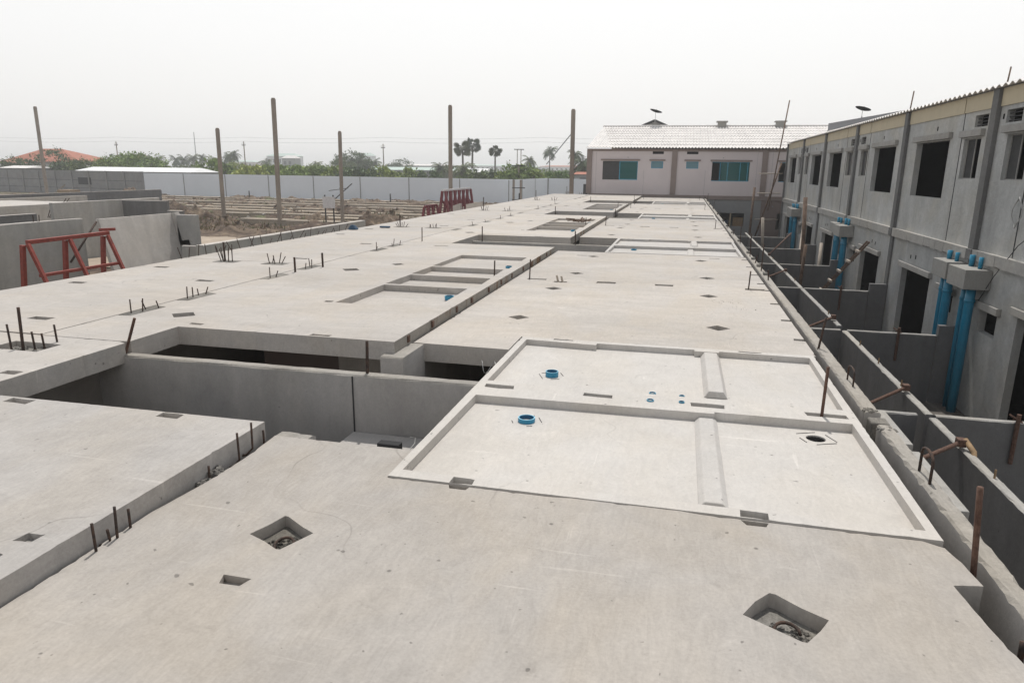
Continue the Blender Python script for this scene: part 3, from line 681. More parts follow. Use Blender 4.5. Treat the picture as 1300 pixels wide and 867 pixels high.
# ================================================================== GREY ROW HOUSES ON THE RIGHT
HX = 6.0
def fmapx(x, y, w): return (HX + (0 - w), x, y)     # (u,v,w) -> world with outward face at X=HX
def house_unit(y0, flip, label, first=False, narrow=None):
    """one 5.8 m wide row house; small windows at the y0 end unless flipped"""
    W = 5.8; t = thing('row_house', label, 'row house', 'grey two-storey row houses along the right side', (HX, y0, G))
    inv = Matrix.Translation((-HX, -y0, -G))
    def add(mb, name, mats, par=t, bw=0):
        o = mb.build(name, mats, par); o.matrix_parent_inverse = inv if par is t else Matrix.Identity(4)
        if bw: bev(o, bw)
        return o
    Yf = (lambda v: y0 + W - v) if flip else (lambda v: y0 + v)
    def yr(a, b): a, b = Yf(a), Yf(b); return min(a, b), max(a, b)
    op = [(yr(2.45, 4.85), 1.08, 2.42, 'window'), (yr(.62, 1.55), 1.55, 2.40, 'small_window'), (yr(.42, 1.10), 2.62, 2.86, 'vent_opening')]
    ol = [(yr(2.35, 4.60), G + .3, -.83, 'doorway'), (yr(.75, 1.55), -1.42, -.98, 'lower_window')]
    w0 = .14
    up = slab_mesh(rect(y0, y0 + W, -.05, 3.3), 0, w0, [hole(rect(a, b, z0, z1), 0, True) for ((a, b), z0, z1, n) in op], fmapx)
    o = link('upper_wall', up, ['house'], t); o.matrix_parent_inverse = inv
    lo = slab_mesh(rect(y0, y0 + W, G, -.052), 0, w0, [hole(rect(a, b, z0, z1), 0, True) for ((a, b), z0, z1, n) in ol], fmapx)
    o = link('lower_wall', lo, ['house'], t); o.matrix_parent_inverse = inv
    # shell behind the facade
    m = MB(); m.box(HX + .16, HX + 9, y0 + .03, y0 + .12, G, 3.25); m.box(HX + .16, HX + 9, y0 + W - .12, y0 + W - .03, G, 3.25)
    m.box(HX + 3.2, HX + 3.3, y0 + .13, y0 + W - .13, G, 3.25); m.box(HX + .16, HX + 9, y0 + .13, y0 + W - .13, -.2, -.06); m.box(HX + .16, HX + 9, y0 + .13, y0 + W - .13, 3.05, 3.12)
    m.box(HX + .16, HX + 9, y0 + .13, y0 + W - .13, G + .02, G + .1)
    add(m, 'inner_walls', 'black')  # inner walls coloured near black in place of the rooms' shade
    # pilaster, floor ledge
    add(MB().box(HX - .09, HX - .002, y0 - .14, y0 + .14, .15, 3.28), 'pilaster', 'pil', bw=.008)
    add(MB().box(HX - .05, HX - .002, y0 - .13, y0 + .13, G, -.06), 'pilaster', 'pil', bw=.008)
    rnd = random.Random(int(y0 * 3)); m = MB(); n = 20
    for i in range(n):
        a = y0 + .15 + (W - .3) * i / n; b = a + (W - .3) / n; e = rnd.random() ** 3 * .02
        m.box(HX - .10 + e * .3, HX - .002, a, b, -.05 - (.03 - e), .145)
    add(m, 'floor_ledge', 'ledge')
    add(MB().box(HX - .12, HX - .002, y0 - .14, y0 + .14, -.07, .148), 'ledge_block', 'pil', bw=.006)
    for ((a, b), z0, z1, n) in op + ol:
        if n == 'vent_opening':
            m = MB(); [m.box(HX + .05, HX + .07, a, b, z0 + .03 + q * .07, z0 + .05 + q * .07) for q in range(3)]
            add(m, 'vent_slats', 'darkgrey'); continue
        add(MB().box(HX - .09, HX - .002, a - .14, b + .14, z1 + .03, z1 + .17), 'lintel', 'ledge', bw=.008)
        if n == 'small_window':
            cy = (a + b) / 2
            add(MB().box(HX + .09, HX + .10, cy + .013, b, z0, z1), 'louvre_pane', 'louvre')
            m = MB(); m.box(HX + .07, HX + .088, a, b, z0, z0 + .02); m.box(HX + .07, HX + .088, a, b, z1 - .02, z1)
            for yy in (a + .012, cy, b - .012): m.box(HX + .07, HX + .088, yy - .012, yy + .012, z0 + .02, z1 - .02)
            add(m, 'window_frame', 'ledge')
    # panel joints and tie holes
    m = MB(); ja = Yf(1.72); m.box(HX - .004, HX - .0005, ja - .02, ja + .02, .16, 3.0); jb = Yf(5.3)
    add(m, 'panel_joint', 'darkgrey')
    m = MB()
    for (a, z) in ((.3, 2.75), (3.4, 2.72), (3.6, -.45), (4.0, -.48)): yy = Yf(a); m.box(HX - .003, HX - .0005, yy - .035, yy + .035, z - .05, z + .05)
    add(m, 'tie_hole', 'black')
    # cream fascia board and corrugated eave
    m = MB(); m.box(HX - .03, HX - .004, y0 + .145, Yf(1.72) if not flip else Yf(1.72), 2.97, 3.28) if False else None
    mid = y0 + (1.72 if not flip else W - 1.72)
    m = MB(); m.box(HX - .025, HX - .004, y0 + .145, mid - .03, 2.95, 3.285); m.box(HX - .025, HX - .004, mid + .03, y0 + W - .145, 2.95, 3.285)
    add(m, 'fascia_board', 'cream')
    m = MB(); nw = int(W / .145); tt = .012; 
    def zc(x): return 3.32 + (x - 5.83) * .19
    k = 8; xs = [5.83, 10.5, 15.2]
    for i in range(nw * k // 2):
        a = y0 + W * i / (nw * k // 2); b = y0 + W * (i + 1) / (nw * k // 2)
        ha = .028 * math.sin(a / .145 * math.pi); hb = .028 * math.sin(b / .145 * math.pi)
        for j in range(2):
            xa, xb = xs[j], xs[j + 1]
            m.add([(xa, a, zc(xa) + ha), (xb, a, zc(xb) + ha), (xb, b, zc(xb) + hb), (xa, b, zc(xa) + hb)], [(0, 1, 2, 3)])
            m.add([(xa, a, zc(xa) + ha - tt), (xb, a, zc(xb) + ha - tt), (xb, b, zc(xb) + hb - tt), (xa, b, zc(xa) + hb - tt)], [(0, 1, 2, 3)])
            if j == 0: m.add([(xa, a, zc(xa) + ha), (xa, b, zc(xa) + hb), (xa, b, zc(xa) + hb - tt), (xa, a, zc(xa) + ha - tt)], [(0, 1, 2, 3)])
    me = bpy.data.meshes.new('roof'); me.from_pydata(m.v, [], m.f); me.update()
    o = link('roof', me, ['tile'], t); o.matrix_parent_inverse = inv
    return t, add
UL = ['nearest grey row house, cut by the right frame edge, a wire hanging on its wall', 'second grey row house, with the big upper window right of the second pilaster', 'third grey row house, with a ladder leaning below it', 'fourth grey row house from the camera', 'fifth grey row house from the camera', 'last grey row house, ending at the pinkish house']
units = []
for i in range(-1, 5):
    y0 = 16.3 + i * 5.8; fl = (i % 2 == 1) or i == -1
    units.append(house_unit(y0, fl, UL[i + 1]))
# end wall and last pilaster
t, add = units[-1]; ye = 16.3 + 5 * 5.8
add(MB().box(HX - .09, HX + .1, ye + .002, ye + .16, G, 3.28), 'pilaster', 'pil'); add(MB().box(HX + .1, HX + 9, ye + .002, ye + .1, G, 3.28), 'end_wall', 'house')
units[0][1](MB().box(HX + .16, HX + 9, 10.50, 10.528, G, 3.25), 'end_wall', 'house')
# hollow precast duct boxes with blue pipes, on the pilaster lines 16.3, 27.9, 39.7
for ui, yp in ((1, 16.3), (3, 27.9), (5, 39.5)):
    t, add = units[ui]
    for q, (a, b, x0) in enumerate(((yp - 1.05, yp - .12, 5.52), (yp + .22, yp + 1.1, 5.60))):
        nm = 'duct_box'
        m = MB().box(x0, 5.995, a, b, -.56 + q * .02, -.17); add(m, nm, 'boxc', bw=.01)
        for yy, r in (((a + b) / 2 - .22, .04), ((a + b) / 2 + .22, .05)):
            o = add(MB().tube([(5.85, yy, -.168), (5.85, yy, .06 if q == 0 else .02)], r, 12), 'pipe_stub', 'blue'); o.data.shade_smooth()
        for yy, r in (((a + b) / 2 - .12, .09), ((a + b) / 2 + .22, .055)):
            m = MB(); m.tube([(5.80, yy, G), (5.80, yy, -.86), (5.80, yy, -.561 + q * .02)], r, 16); m.tube([(5.80, yy, -.86), (5.80, yy, -.80)], r + .010, 16)
            o = add(m, 'drain_pipe_or_dark_plug', 'blue'); o.data.shade_smooth()
# raised grey parapet behind the eave
m = MB(); m.hexa([(8, 27, 3.5), (8.25, 27, 3.5), (8.25, 45.2, 3.5), (8, 45.2, 3.5), (8, 27, 3.88), (8.25, 27, 3.88), (8.25, 45.2, 4.42), (8, 45.2, 4.42)])
m2 = MB().hexa([(7.97, 27, 3.60), (7.998, 27, 3.60), (7.998, 45.2, 3.95), (7.97, 45.2, 3.95), (7.97, 27, 3.66), (7.998, 27, 3.66), (7.998, 45.2, 4.03), (7.97, 45.2, 4.03)])
o = m.build('roof_parapet', plain('zinc_grey', (.12, .125, .135), .6), base=True); tag(o, 'dark grey raised roof parapet above the eave of the grey houses', 'roof parapet'); child(o, m2, 'flashing', 'ledge')
# hose / wires
wireloop('wire_coil', [(5.93 + .02 * math.sin(3 * t), 14.55 + .16 * math.sin(t), .98 + .26 * math.cos(t) * (1 + .1 * math.sin(2.3 * t))) for t in [i * .35 for i in range(38)]], 'pale wire coil hanging on the nearest grey house', .008)
wireloop('cable', [(5.88, 12.6, 1.35), (5.90, 13.4, .85), (5.90, 14.2, .42), (5.92, 15.0, -.25), (5.93, 15.6, -.90)], 'thin dark cable running down across the nearest grey house wall', .008, 'darkgrey')
# ladder
ld = thing('ladder', 'brown wooden ladder with pale rungs leaning against the third grey house', 'ladder', loc=(5.3, 24.6, -2.2))
for s in (-.22, .22): MB().bar((-1.15, .55 + s * .6, -1.0), (.55, -.5 + s * .6, 1.75), .05, .05).build('rail', 'pole', ld)
for q in range(7):
    u = .12 + q * .125; a = Vector((-1.15, .55, -1.0)).lerp(Vector((.55, -.5, 1.75)), u); MB().bar(a + Vector((-.03, -.24, .03)), a + Vector((-.03, .24, .03)), .06, .07).build('rung', 'bamboo', ld)
def pole(name, a, b, r, label, mat='pole', cat='pole', group=None):
    o = MB().tube([a, b], r, 8).build(name, mat, smooth=True); rebase(o); return tag(o, label, cat, group)
pole('timber_prop', (4.75, 28.5, G), (4.62, 29, .72), .075, 'thick dark brown vertical prop standing in the yard before the middle doorways')
pole('timber_prop', (4.45, 27.2, G), (4.52, 27.2, -.9), .06, 'shorter brown prop beside the thick dark one')
pole('pale_pole', (5.45, 29.4, G), (5.56, 30, -1.08), .06, 'pale tilted pole leaning in the yard by the middle blue pipes', 'bamboo')
pole('pale_pole', (4.2, 37.0, -2.9), (4.0, 37, -.55), .07, 'pale tilted pole standing far back in the yards', 'bamboo')
pole('pale_pole', (5.2, 33.0, G), (5.9, 36.6, -.35), .06, 'pale brown plank leaning beside the far blue pipes', 'bamboo')
pole('timber_prop', (4.1, 44.4, G), (4.2, 44.6, .75), .07, 'dark vertical post before the grey base of the pinkish house')
pole('scaffold_pole', (4.5, 44.9, -2.2), (5.66, 45.2, 2.2), .05, 'leaning brown scaffold pole at the corner of the pinkish house', group='scaffold at the far corner')
pole('scaffold_pole', (5.05, 44.4, -.6), (5.72, 45.0, 5.7), .035, 'tallest brown scaffold pole crossing the far roof', group='scaffold at the far corner')
for i, (z, l) in enumerate(((1.55, 'upper'), (.40, 'middle'), (-1.15, 'lowest'))): pole('scaffold_rail', (4.4, 45.0, z), (5.75, 45.0, z + .02), .03, l + ' pale horizontal scaffold rail at the far corner', 'bamboo', 'rail', 'rails of the scaffold at the far corner')
for i, (x, y, z, l) in enumerate(((8.4, 31.2, 4.75, 'thin rod rising over the eave left of the dish'), (9.6, 25.9, 4.9, 'thin rod rising over the eave right of the dish'), (9.8, 21.6, 4.75, 'rightmost thin rod rising over the eave'))): pole('roof_rod', (x, y, 3.7), (x + .07, y, z), .025, l, 'pole', 'rod', 'rods rising over the grey house roof')
def dish(x, y, z, label, s=1., hh=.75):
    t = thing('satellite_dish', label, 'satellite dish', 'black mesh satellite dishes', (x, y, z))
    mb = MB(); n = 20; rings = [(0, 0), (.35, .03), (.62, .10), (.80, .18)]; vs = []
    for r, h in rings:
        for k in range(n): a = 2 * math.pi * k / n; vs.append((r * s * math.cos(a), r * s * math.sin(a), h * s))
    fs = [(i * n + k, i * n + (k + 1) % n, (i + 1) * n + (k + 1) % n, (i + 1) * n + k) for i in range(3) for k in range(n)]
    mb.add(vs, fs); b = mb.build('bowl', 'black', t, True); b.location = (0, 0, hh); b.rotation_euler = (R(-4), R(15), R(0))
    sm = b.modifiers.new('thickness', 'SOLIDIFY'); sm.thickness = .02
    MB().tube([(0, 0, 0), (0, 0, hh + .01)], .015, 8).build('mast', 'wire', t)
    MB().tube([(0, 0, hh + .02), (.12 * s, 0, hh + .4 * s)], .012, 6).build('feed_arm', 'darkgrey', t)
    for k in range(3): a = k * 2.1; MB().tube([(.3 * s * math.cos(a), .3 * s * math.sin(a), 0), (0, 0, hh * .55)], .01, 6).build('leg', 'wire', t)
dish(-2.35, 56.3, 4.95, 'black mesh satellite dish above the far white roof', .6, 1.0); dish(9.0, 41.8, 4.25, 'black mesh satellite dish above the eave of the grey houses', .5, .62)

# ================================================================== PINKISH HOUSE ROW AT THE END
FY = 47.0
def fmapy(x, y, w): return (x, FY - w * -1 * -1, y) if False else (x, FY + (-w), y)
def pink_unit(x0, x1, kind, label):
    t = thing('rendered_house', label, 'house', 'pinkish houses behind the deck', ((x0 + x1) / 2, FY, G)); inv = Matrix.Translation((-(x0 + x1) / 2, -FY, -G))
    def add(mb, name, mats, par=t, bw=0):
        o = mb.build(name, mats, par); o.matrix_parent_inverse = inv if par is t else Matrix.Identity(4)
        if bw: bev(o, bw)
        return o
    W = x1 - x0; m_ = kind == 1
    X = (lambda v: x1 - v) if m_ else (lambda v: x0 + v)
    def xr(a, b): a, b = X(a), X(b); return min(a, b), max(a, b)
    ops = [(xr(.88, 3.15), 1.05, 2.23, 'w'), (xr(4.0, 4.75), 1.80, 2.23, 's'), (xr(4.05, 4.75), 2.69, 2.85, 'v')]
    me = slab_mesh(rect(x0, x1, -.05, 3.0), 0, .15, [hole(rect(a, b, z0, z1), 0, True) for (a, b), z0, z1, n in ops], fmapy)
    o = link('upper_wall', me, ['pinkwall'], t); o.matrix_parent_inverse = inv
    lop = [(xr(.95, 2.4) if kind != 1 else (2.45, 3.95), -1.75, -.92)] if kind != 2 else [((5.9, 7.6), -1.9, -.9)]
    me = slab_mesh(rect(x0, x1, G, -.052), 0, .15, [hole(rect(a, b, z0, z1), 0, True) for (a, b), z0, z1 in lop], fmapy)
    o = link('lower_wall', me, ['greywall' if kind < 2 else 'pinkwall2'], t); o.matrix_parent_inverse = inv
    m = MB(); m.box(x0 + .05, x1 - .05, FY + 2.6, FY + 2.7, G, 3.); m.box(x0 + .02, x0 + .1, FY + .16, FY + 9, G, 3.0); m.box(x1 - .1, x1 - .02, FY + .16, FY + 9, G, 3.0); m.box(x0 + .1, x1 - .1, FY + .16, FY + 9, -.3, -.1); m.box(x0 + .1, x1 - .1, FY + .16, FY + 9, 2.95, 3.0); m.box(x0, x1, FY + 9, FY + 18, G, 3.0)
    add(m, 'inner_walls', 'greywall')
    add(MB().box(x0 - .17, x0 + .17, FY - .08, FY - .002, .16, 3.0), 'pilaster', 'trim', bw=.01)
    add(MB().box(x0, x1, FY - .06, FY - .002, -.10, .15), 'floor_band', 'trim', bw=.01)
    add(MB().box(x0 + .17, x1 - .17, FY - .04, FY - .002, 2.86, 3.0), 'eave_board', 'trim')
    for (a, b), z0, z1, n in ops:
        if n == 'v': add(MB().box(a, b, FY + .08, FY + .1, z0, z1), 'vent', 'black'); continue
        add(MB().box(a - .13, b + .13, FY - .09, FY - .002, z1 + .04, z1 + .13), 'lintel', 'trim', bw=.008)
        fr = MB(); e = .035; fr.box(a, b, FY + .03, FY + .07, z0, z0 + e); fr.box(a, b, FY + .03, FY + .07, z1 - e, z1)
        if n == 's':
            fr.box(a, a + e, FY + .03, FY + .07, z0 + e, z1 - e); fr.box(b - e, b, FY + .03, FY + .07, z0 + e, z1 - e)
            add(fr, 'window_frame', 'winframe'); add(MB().box(a + e, b - e, FY + .045, FY + .055, z0 + e, z1 - e), 'window_pane', 'frost')
        else:
            c = (a + b) / 2
            if kind == 0:
                fr = MB(); fr.box(c - .05, b, FY + .03, FY + .07, z0, z0 + .05); fr.box(c - .05, b, FY + .03, FY + .07, z1 - e, z1); fr.box(c - .05, c, FY + .03, FY + .07, z0 + .05, z1 - e); fr.box(b - e, b, FY + .03, FY + .07, z0 + .05, z1 - e)
                add(fr, 'window_frame', 'winframe'); add(MB().box(c, b - e, FY + .045, FY + .055, z0 + .05, z1 - e), 'window_pane', 'greenglass'); add(MB().box(a, c - .05, FY + .05, FY + .06, z0, z1), 'open_half_shade', 'louvre')  # grey sheet fills the open half, dim interior put into its colour
            else:
                for q in (0.22, .42, .75, .95): xx = a + (b - a) * q; fr.box(xx - .022, xx + .022, FY + .03, FY + .07, z0 + e, z1 - e)
                add(fr, 'window_frame', 'winframe'); add(MB().box(a + (b - a) * .25, b, FY + .045, FY + .055, z0 + e, z1 - e), 'window_pane', 'greenglass')
    for (a, b), z0, z1 in lop:
        if kind == 1:
            add(MB().box(3.08, 3.15, FY + .02, FY + .10, z0, z1), 'door_post', 'cream'); add(MB().box(3.3, 3.93, FY + .3, FY + .5, z0 - .1, z0 + .55), 'timber_pile', 'wood'); add(MB().box(2.5, 3.0, FY + .4, FY + .8, z0, z0 + .35), 'stacked_cloth', 'plasticblue')
    m = MB(); m.box(X(2.5) - .03, X(2.5) + .03, FY - .003, FY - .0005, 2.45, 2.5); m.box(X(3.55) - .006, X(3.55) + .006, FY - .003, FY - .0005, .16, 1.7); m.box(X(.45) - .006, X(.45) + .006, FY - .003, FY - .0005, .16, 2.8)
    for q in (.7, 1.3): m.box(X(q) - .04, X(q) + .04, FY - .003, FY - .0005, -.5, -.42)
    add(m, 'wall_marks', 'greywall')
    # corrugated white roof, ridge at y=56
    m = MB(); k = 6; xa0 = x0 - (.2 if kind == 0 else 0); n = int((x1 - xa0) / .2 * k)
    for i in range(n):
        a = xa0 + (x1 - xa0) * i / n; b = xa0 + (x1 - xa0) * (i + 1) / n
        for rr in range(8):
            ya = FY - .3 + 9.5 * rr / 8; yb = FY - .3 + 9.5 * (rr + 1) / 8
            za = 3.08 + .012 + 1.83 * rr / 8; zb = 3.08 - .012 + 1.83 * (rr + 1) / 8
            ha = .035 * math.sin(a / .2 * 2 * math.pi); hb = .035 * math.sin(b / .2 * 2 * math.pi)
            m.add([(a, ya, za + ha), (b, ya, za + hb), (b, yb, zb + hb), (a, yb, zb + ha)], [(0, 1, 2, 3)])
            if rr == 0: m.add([(a, ya, za + ha), (b, ya, za + hb), (b, ya + .01, za + hb - .03), (a, ya + .01, za + ha - .03)], [(0, 1, 2, 3)])
    m.add([(xa0, FY + 9.2, 4.92), (x1, FY + 9.2, 4.92), (x1, FY + 18.5, 3.1), (xa0, FY + 18.5, 3.1)], [(0, 1, 2, 3)])
    me = bpy.data.meshes.new('roof'); me.from_pydata(m.v, [], m.f); me.update(); o = link('roof', me, ['tile'], t); o.matrix_parent_inverse = inv
    rd = MB().tube([(xa0, FY + 9.2, 4.93), (x1, FY + 9.2, 4.93)], .09, 8); r_ = add(rd, 'ridge_cap', 'tile')
    if kind:
        xc = 2.55 if kind == 1 else 6.65
        m = MB().box(xc - .3, xc + .3, FY + 8.6, FY + 9.3, 4.7, 5.18); m.box(xc - .4, xc + .4, FY + 8.5, FY + 9.4, 5.18, 5.26); add(m, 'chimney', 'boxc')
    return t
pink_unit(-6.05, -.60, 0, 'pinkish rendered house at the left end, its upper window half open with green glass')
pink_unit(-.60, 4.90, 1, 'pinkish rendered house with the wide green-glazed window and a roof chimney')
pink_unit(4.90, 10.5, 2, 'pinkish-brown house half hidden behind the corner of the grey houses')
m = MB().box(-6.1, -5.98, FY - .0, FY + 9, G, 3.0); o = m.build('gable_wall', 'pinkwall', base=True); tag(o, 'plain side wall at the left end of the pinkish houses', 'wall')
# little gabled roof showing behind the ridge
t = thing('gabled_house', 'house with a dark-edged grey gable peeking over the white ridge', 'house', loc=(-2.6, 62, G))
MB().box(-2.6, 2.6, .6, 8, 0, 7.72).build('wall', 'greywall', t)
m = MB(); m.add([(-2.6, 0, 7.75), (2.6, 0, 7.75), (0, 0, 8.85), (-2.6, .6, 7.75), (2.6, .6, 7.75), (0, .6, 8.85)], [(0, 1, 2), (3, 5, 4), (0, 2, 5, 3), (1, 4, 5, 2), (0, 3, 4, 1)]); m.build('gable', 'boxc', t)
m = MB(); m.bar((-3.0, -.2, 7.66), (0, -.2, 8.93), .6, .15); m.bar((3.0, -.2, 7.66), (0, -.2, 8.93), .6, .15); m.bar((1.4, -.2, 8.34), (2.2, -.2, 8.34), .5, .08); m.build('verge', 'darkgrey', t)

# ================================================================== LEFT SIDE: PRECAST PANELS, RACKS, PILES
LG = 'grey precast wall panels of the next row'
rwall(-19.6, -19.45, 8.5, 19.5, G, -.10, 'large grey precast wall panel behind the orange-red steel rack', 'prc', 'tilt', seed=401, amp=.03, name='precast_wall', cat='precast panel', group=LG, step=.5)
rwall(-29.7, -29.5, 14.0, 27.0, G, -.62, 'dark grey precast wall with a stepped end, behind the large panel at the left', 'yardwall', 'tilt', seed=402, name='precast_wall', cat='precast panel', group=LG, step=.8)
rwall(-29.7, -29.5, 27.0, 28.2, G, -1.1, 'low step at the end of the dark grey precast wall', 'yardwall', 'tilt', seed=403, name='precast_wall', cat='precast panel', group=LG, step=.4)
rwall(-30.4, -30.2, 28.6, 36.0, G, -.22, 'grey precast wall in the middle distance left of the dirt field', 'prc', 'tilt', seed=404, name='precast_wall', cat='precast panel', group=LG, step=.8)
rwall(-30.38, -27.3, 33.1, 33.25, G, -.25, 'dark return wall joining the middle-distance grey precast wall', 'yardwall', 'tilt', axis='x', seed=405, name='precast_wall', cat='precast panel', group=LG, step=.8)
rwall(-27.28, -26.3, 33.0, 33.15, G, -.75, 'low stepped end of the dark return wall', 'yardwall', 'tilt', axis='x', seed=406, name='precast_wall', cat='precast panel', group=LG, step=.5)
rwall(-42.5, -42.2, 26.0, 43.0, G, -.55, 'far grey precast wall below the perimeter wall', 'prc', 'walltop', seed=407, name='precast_wall', cat='precast panel', group=LG, step=1)
rwall(-52, -51.7, 30.0, 62.0, G, -.75, 'farthest grey precast wall, a long low strip before the perimeter wall', 'yardwall', 'walltop', seed=408, name='precast_wall', cat='precast panel', group=LG, step=1)
m = MB(); m.box(-39, -33.5, 22, 34, -.62, -.48); o = m.build('floor_slab', 'tilt', base=True); tag(o, 'white-edged roof slab lying on the precast walls at the far left', 'concrete slab')
for (a, b, x, z) in ((-.10, 0, -19.5, -.10),):
    pass
rg = thing('wall_rebars', 'short rods standing along the top of the large grey panel', 'rods', loc=(-19.5, 8.5, -.12))
m = MB(); rnd = random.Random(5)
for y in (4.5, 4.8, 7.0, 7.4, 9.2, 9.4, 1.0, 1.3):
    m.tube([(0, y, 0), (rnd.uniform(-.03, .03), y, .22)], .014, 6)
m.build('rebar', 'bar', rg)
m = MB()
# splayed rods by the far precast wall
for q in range(7): m.tube([(-35.3 + .09 * q, 33, -1.35), (-35.0 + .13 * q, 33 + .1 * q, -.75 + .5 * (q > 4))], .022, 5)
o = m.build('rod_bundle', 'bar', base=True); tag(o, 'bundle of slanting dark rods behind the stepped precast wall', 'rods')
# leaning panel: thick plate tilted back
lp = thing('tilted_precast_wall', 'pale precast panel tilted back against its support, L-shaped rib on its right edge', 'precast panel', loc=(-16.5, 17, G))
def lean(y0, y1, u0, u1, w0, w1):   # u up the panel 0..1, w thickness offset
    def pt(u, w, y): return (-16.75 - .72 * u + w * .98, y, G + 3.22 * u + w * .17)
    return [pt(u0, w0, y0), pt(u0, w1, y0), pt(u0, w1, y1), pt(u0, w0, y1), pt(u1, w0, y0), pt(u1, w1, y0), pt(u1, w1, y1), pt(u1, w0, y1)]
inv = Matrix.Translation((16.5, -17, -G))
for nm, args, mt in (('plate', (18.1, 21.55, 0, 1, -.12, 0), 'tilt'), ('rib', (21.3, 21.55, .60, 1, .003, .16), 'tilt'), ('rib', (21.3, 21.55, 0, .70, .003, .45), 'ledge')):
    m = MB(); m.hexa(lean(*args)); o = m.build(nm, mt, lp); o.matrix_parent_inverse = inv; bev(o, .015)
for y, z in ((20.0, .40), (20.9, .42)):
    m = MB(); p = lean(y, y + .1, z, z + .04, .001, .01); m.hexa(p); o = m.build('tie_hole', 'black', lp); o.matrix_parent_inverse = inv
rwall(-17.25, -16.45, 21.3, 21.45, G, -.03, 'grey panel standing right behind the leaning pale one', 'prc', 'tilt', axis='x', seed=410, name='precast_wall', cat='precast panel', group=LG)
rwall(-16.6, -15.9, 20.6, 20.75, G, -1.02, 'low grey panel right of the leaning pale one', 'prc', 'tilt', axis='x', seed=411, name='precast_wall', cat='precast panel', group=LG)
rwall(-13.7, -13.45, 17.6, 28.5, G, -.60, 'long low grey wall with pale top beside the left edge of the deck', 'prc', 'tilt', seed=412, name='precast_wall', cat='precast panel', group=LG, step=.6)
# rebars along the outer left edge of the deck
le = rwall(-8.62, -8.38, 10.2, 17.0, G, .04, 'outer wall strip with a row of rods along the left edge of the deck', 'prc', 'walltop', seed=413, group=LG, name='precast_wall', step=.3)
rnd = random.Random(77)
for q in range(26):
    y = 10.5 + q * .25 + rnd.uniform(-.06, .06); rebar(le, (-8.5, y, .02), (-8.5 + rnd.uniform(-.06, .06), y + rnd.uniform(-.16, .22), .04 + rnd.uniform(.10, .24)), .007)
# orange-red A-frame rack
rk = thing('steel_rack', 'orange-red welded A-frame steel rack in front of the large grey panel', 'steel rack', loc=(-15.6, 15, G)); inv = Matrix.Translation((15.6, -15, -G))
def rbar(a, b, nm, s=.11):
    s *= .78; o = MB().bar(a, b, s, s).build(nm, 'red', rk); o.matrix_parent_inverse = inv; bev(o, .01)
rbar((-15.5, 13.8, -.22), (-15.5, 16.35, -.20), 'top_rail', .13)
for y in (13.72, 14.95, 16.2):
    rbar((-15.55, y, -.28), (-15.8, y - .15, G), 'post', .13); rbar((-15.45, y + .06, -.26), (-14.3, y + .12, G), 'brace', .11)
rbar((-15.2, 13.75, -1.02), (-15.2, 16.3, -1.02), 'lower_rail', .10); rbar((-15.75, 16.3, -.12), (-15.35, 16.45, -.10), 'end_plate', .10)
pk = MB().box(-16.9, -16.0, 17.4, 18.2, G, -1.75).build('timber_stack', 'wood', base=True); bev(pk, .02); tag(pk, 'brown timber stack between the orange-red rack and the leaning panel', 'timber')
pole('steel_prop', (-17.6, 17.0, -1.2), (-17.45, 18.0, -.06), .03, 'dark slanting prop at the top corner of the leaning panel', 'bar', 'prop')
# red and white racks at the left deck edge
def arack(x, y, n, label, zt, zb, mat2):
    t = thing('steel_rack', label, 'steel rack', 'maroon steel racks by the deck', (x, y, G)); inv = Matrix.Translation((-x, -y, -G))
    def b(a, c, nm, s=.09, mt='red'):
        o = MB().bar(a, c, s, s).build(nm, mt, t); o.matrix_parent_inverse = inv
    for q in range(n):
        yy = y + q * .95
        b((x - .10, yy, zt), (x - .50, yy, zb), 'leg', .15); b((x + .10, yy, zt), (x + .50, yy, zb), 'leg', .15); b((x - .2, yy, zt - .5), (x + .3, yy + .5, zb + 1.3), 'brace', .10); b((x - .32, yy, (zt + zb) / 2 - .2), (x + .32, yy, (zt + zb) / 2 - .2), 'crossbar', .07)
    b((x, y - .2, zt + .05), (x, y + (n - 1) * .95 + .2, zt + .05), 'top_rail', .12, mat2)
    b((x - .5, y - .2, zb + .3), (x - .5, y + (n - 1) * .95 + .2, zb + .3), 'lower_rail', .12); b((x + .5, y - .2, zb + .3), (x + .5, y + (n - 1) * .95 + .2, zb + .3), 'lower_rail', .12, mat2)
M['maroon'] = plain('maroon_paint', (.17, .03, .04), .55, 0, .2, 12)
M['red_'] = M['red']; M['red'] = M['maroon']
arack(-16.1, 43.2, 3, 'lower maroon steel A-frame rack beyond the left deck edge', -.80, -3.0, 'red')
arack(-15.2, 44.2, 7, 'longer maroon rack with pale top rail, behind the lower one', .20, -2.6, 'signwhite')
M['red'] = M['red_']
for i, (x0, x1, l) in enumerate(((-14.5, -13.9, 'upright pale slab piece beside the maroon racks'), (-13.6, -12.4, 'wider pale slab piece right of the maroon racks'))):
    m = MB(); m.hexa([(x0, 44.0, G), (x1, 44.0, G), (x1 + .1, 44.5, G), (x0 + .1, 44.5, G), (x0, 43.9, -.72 + .12 * i), (x1 - .12, 43.9, -.55 + .15 * i), (x1 - .1, 44.2, -.55 + .15 * i), (x0 + .05, 44.2, -.72 + .12 * i)])
    o = m.build('slab_offcut', 'tilt', base=True); tag(o, l, 'slab offcut')
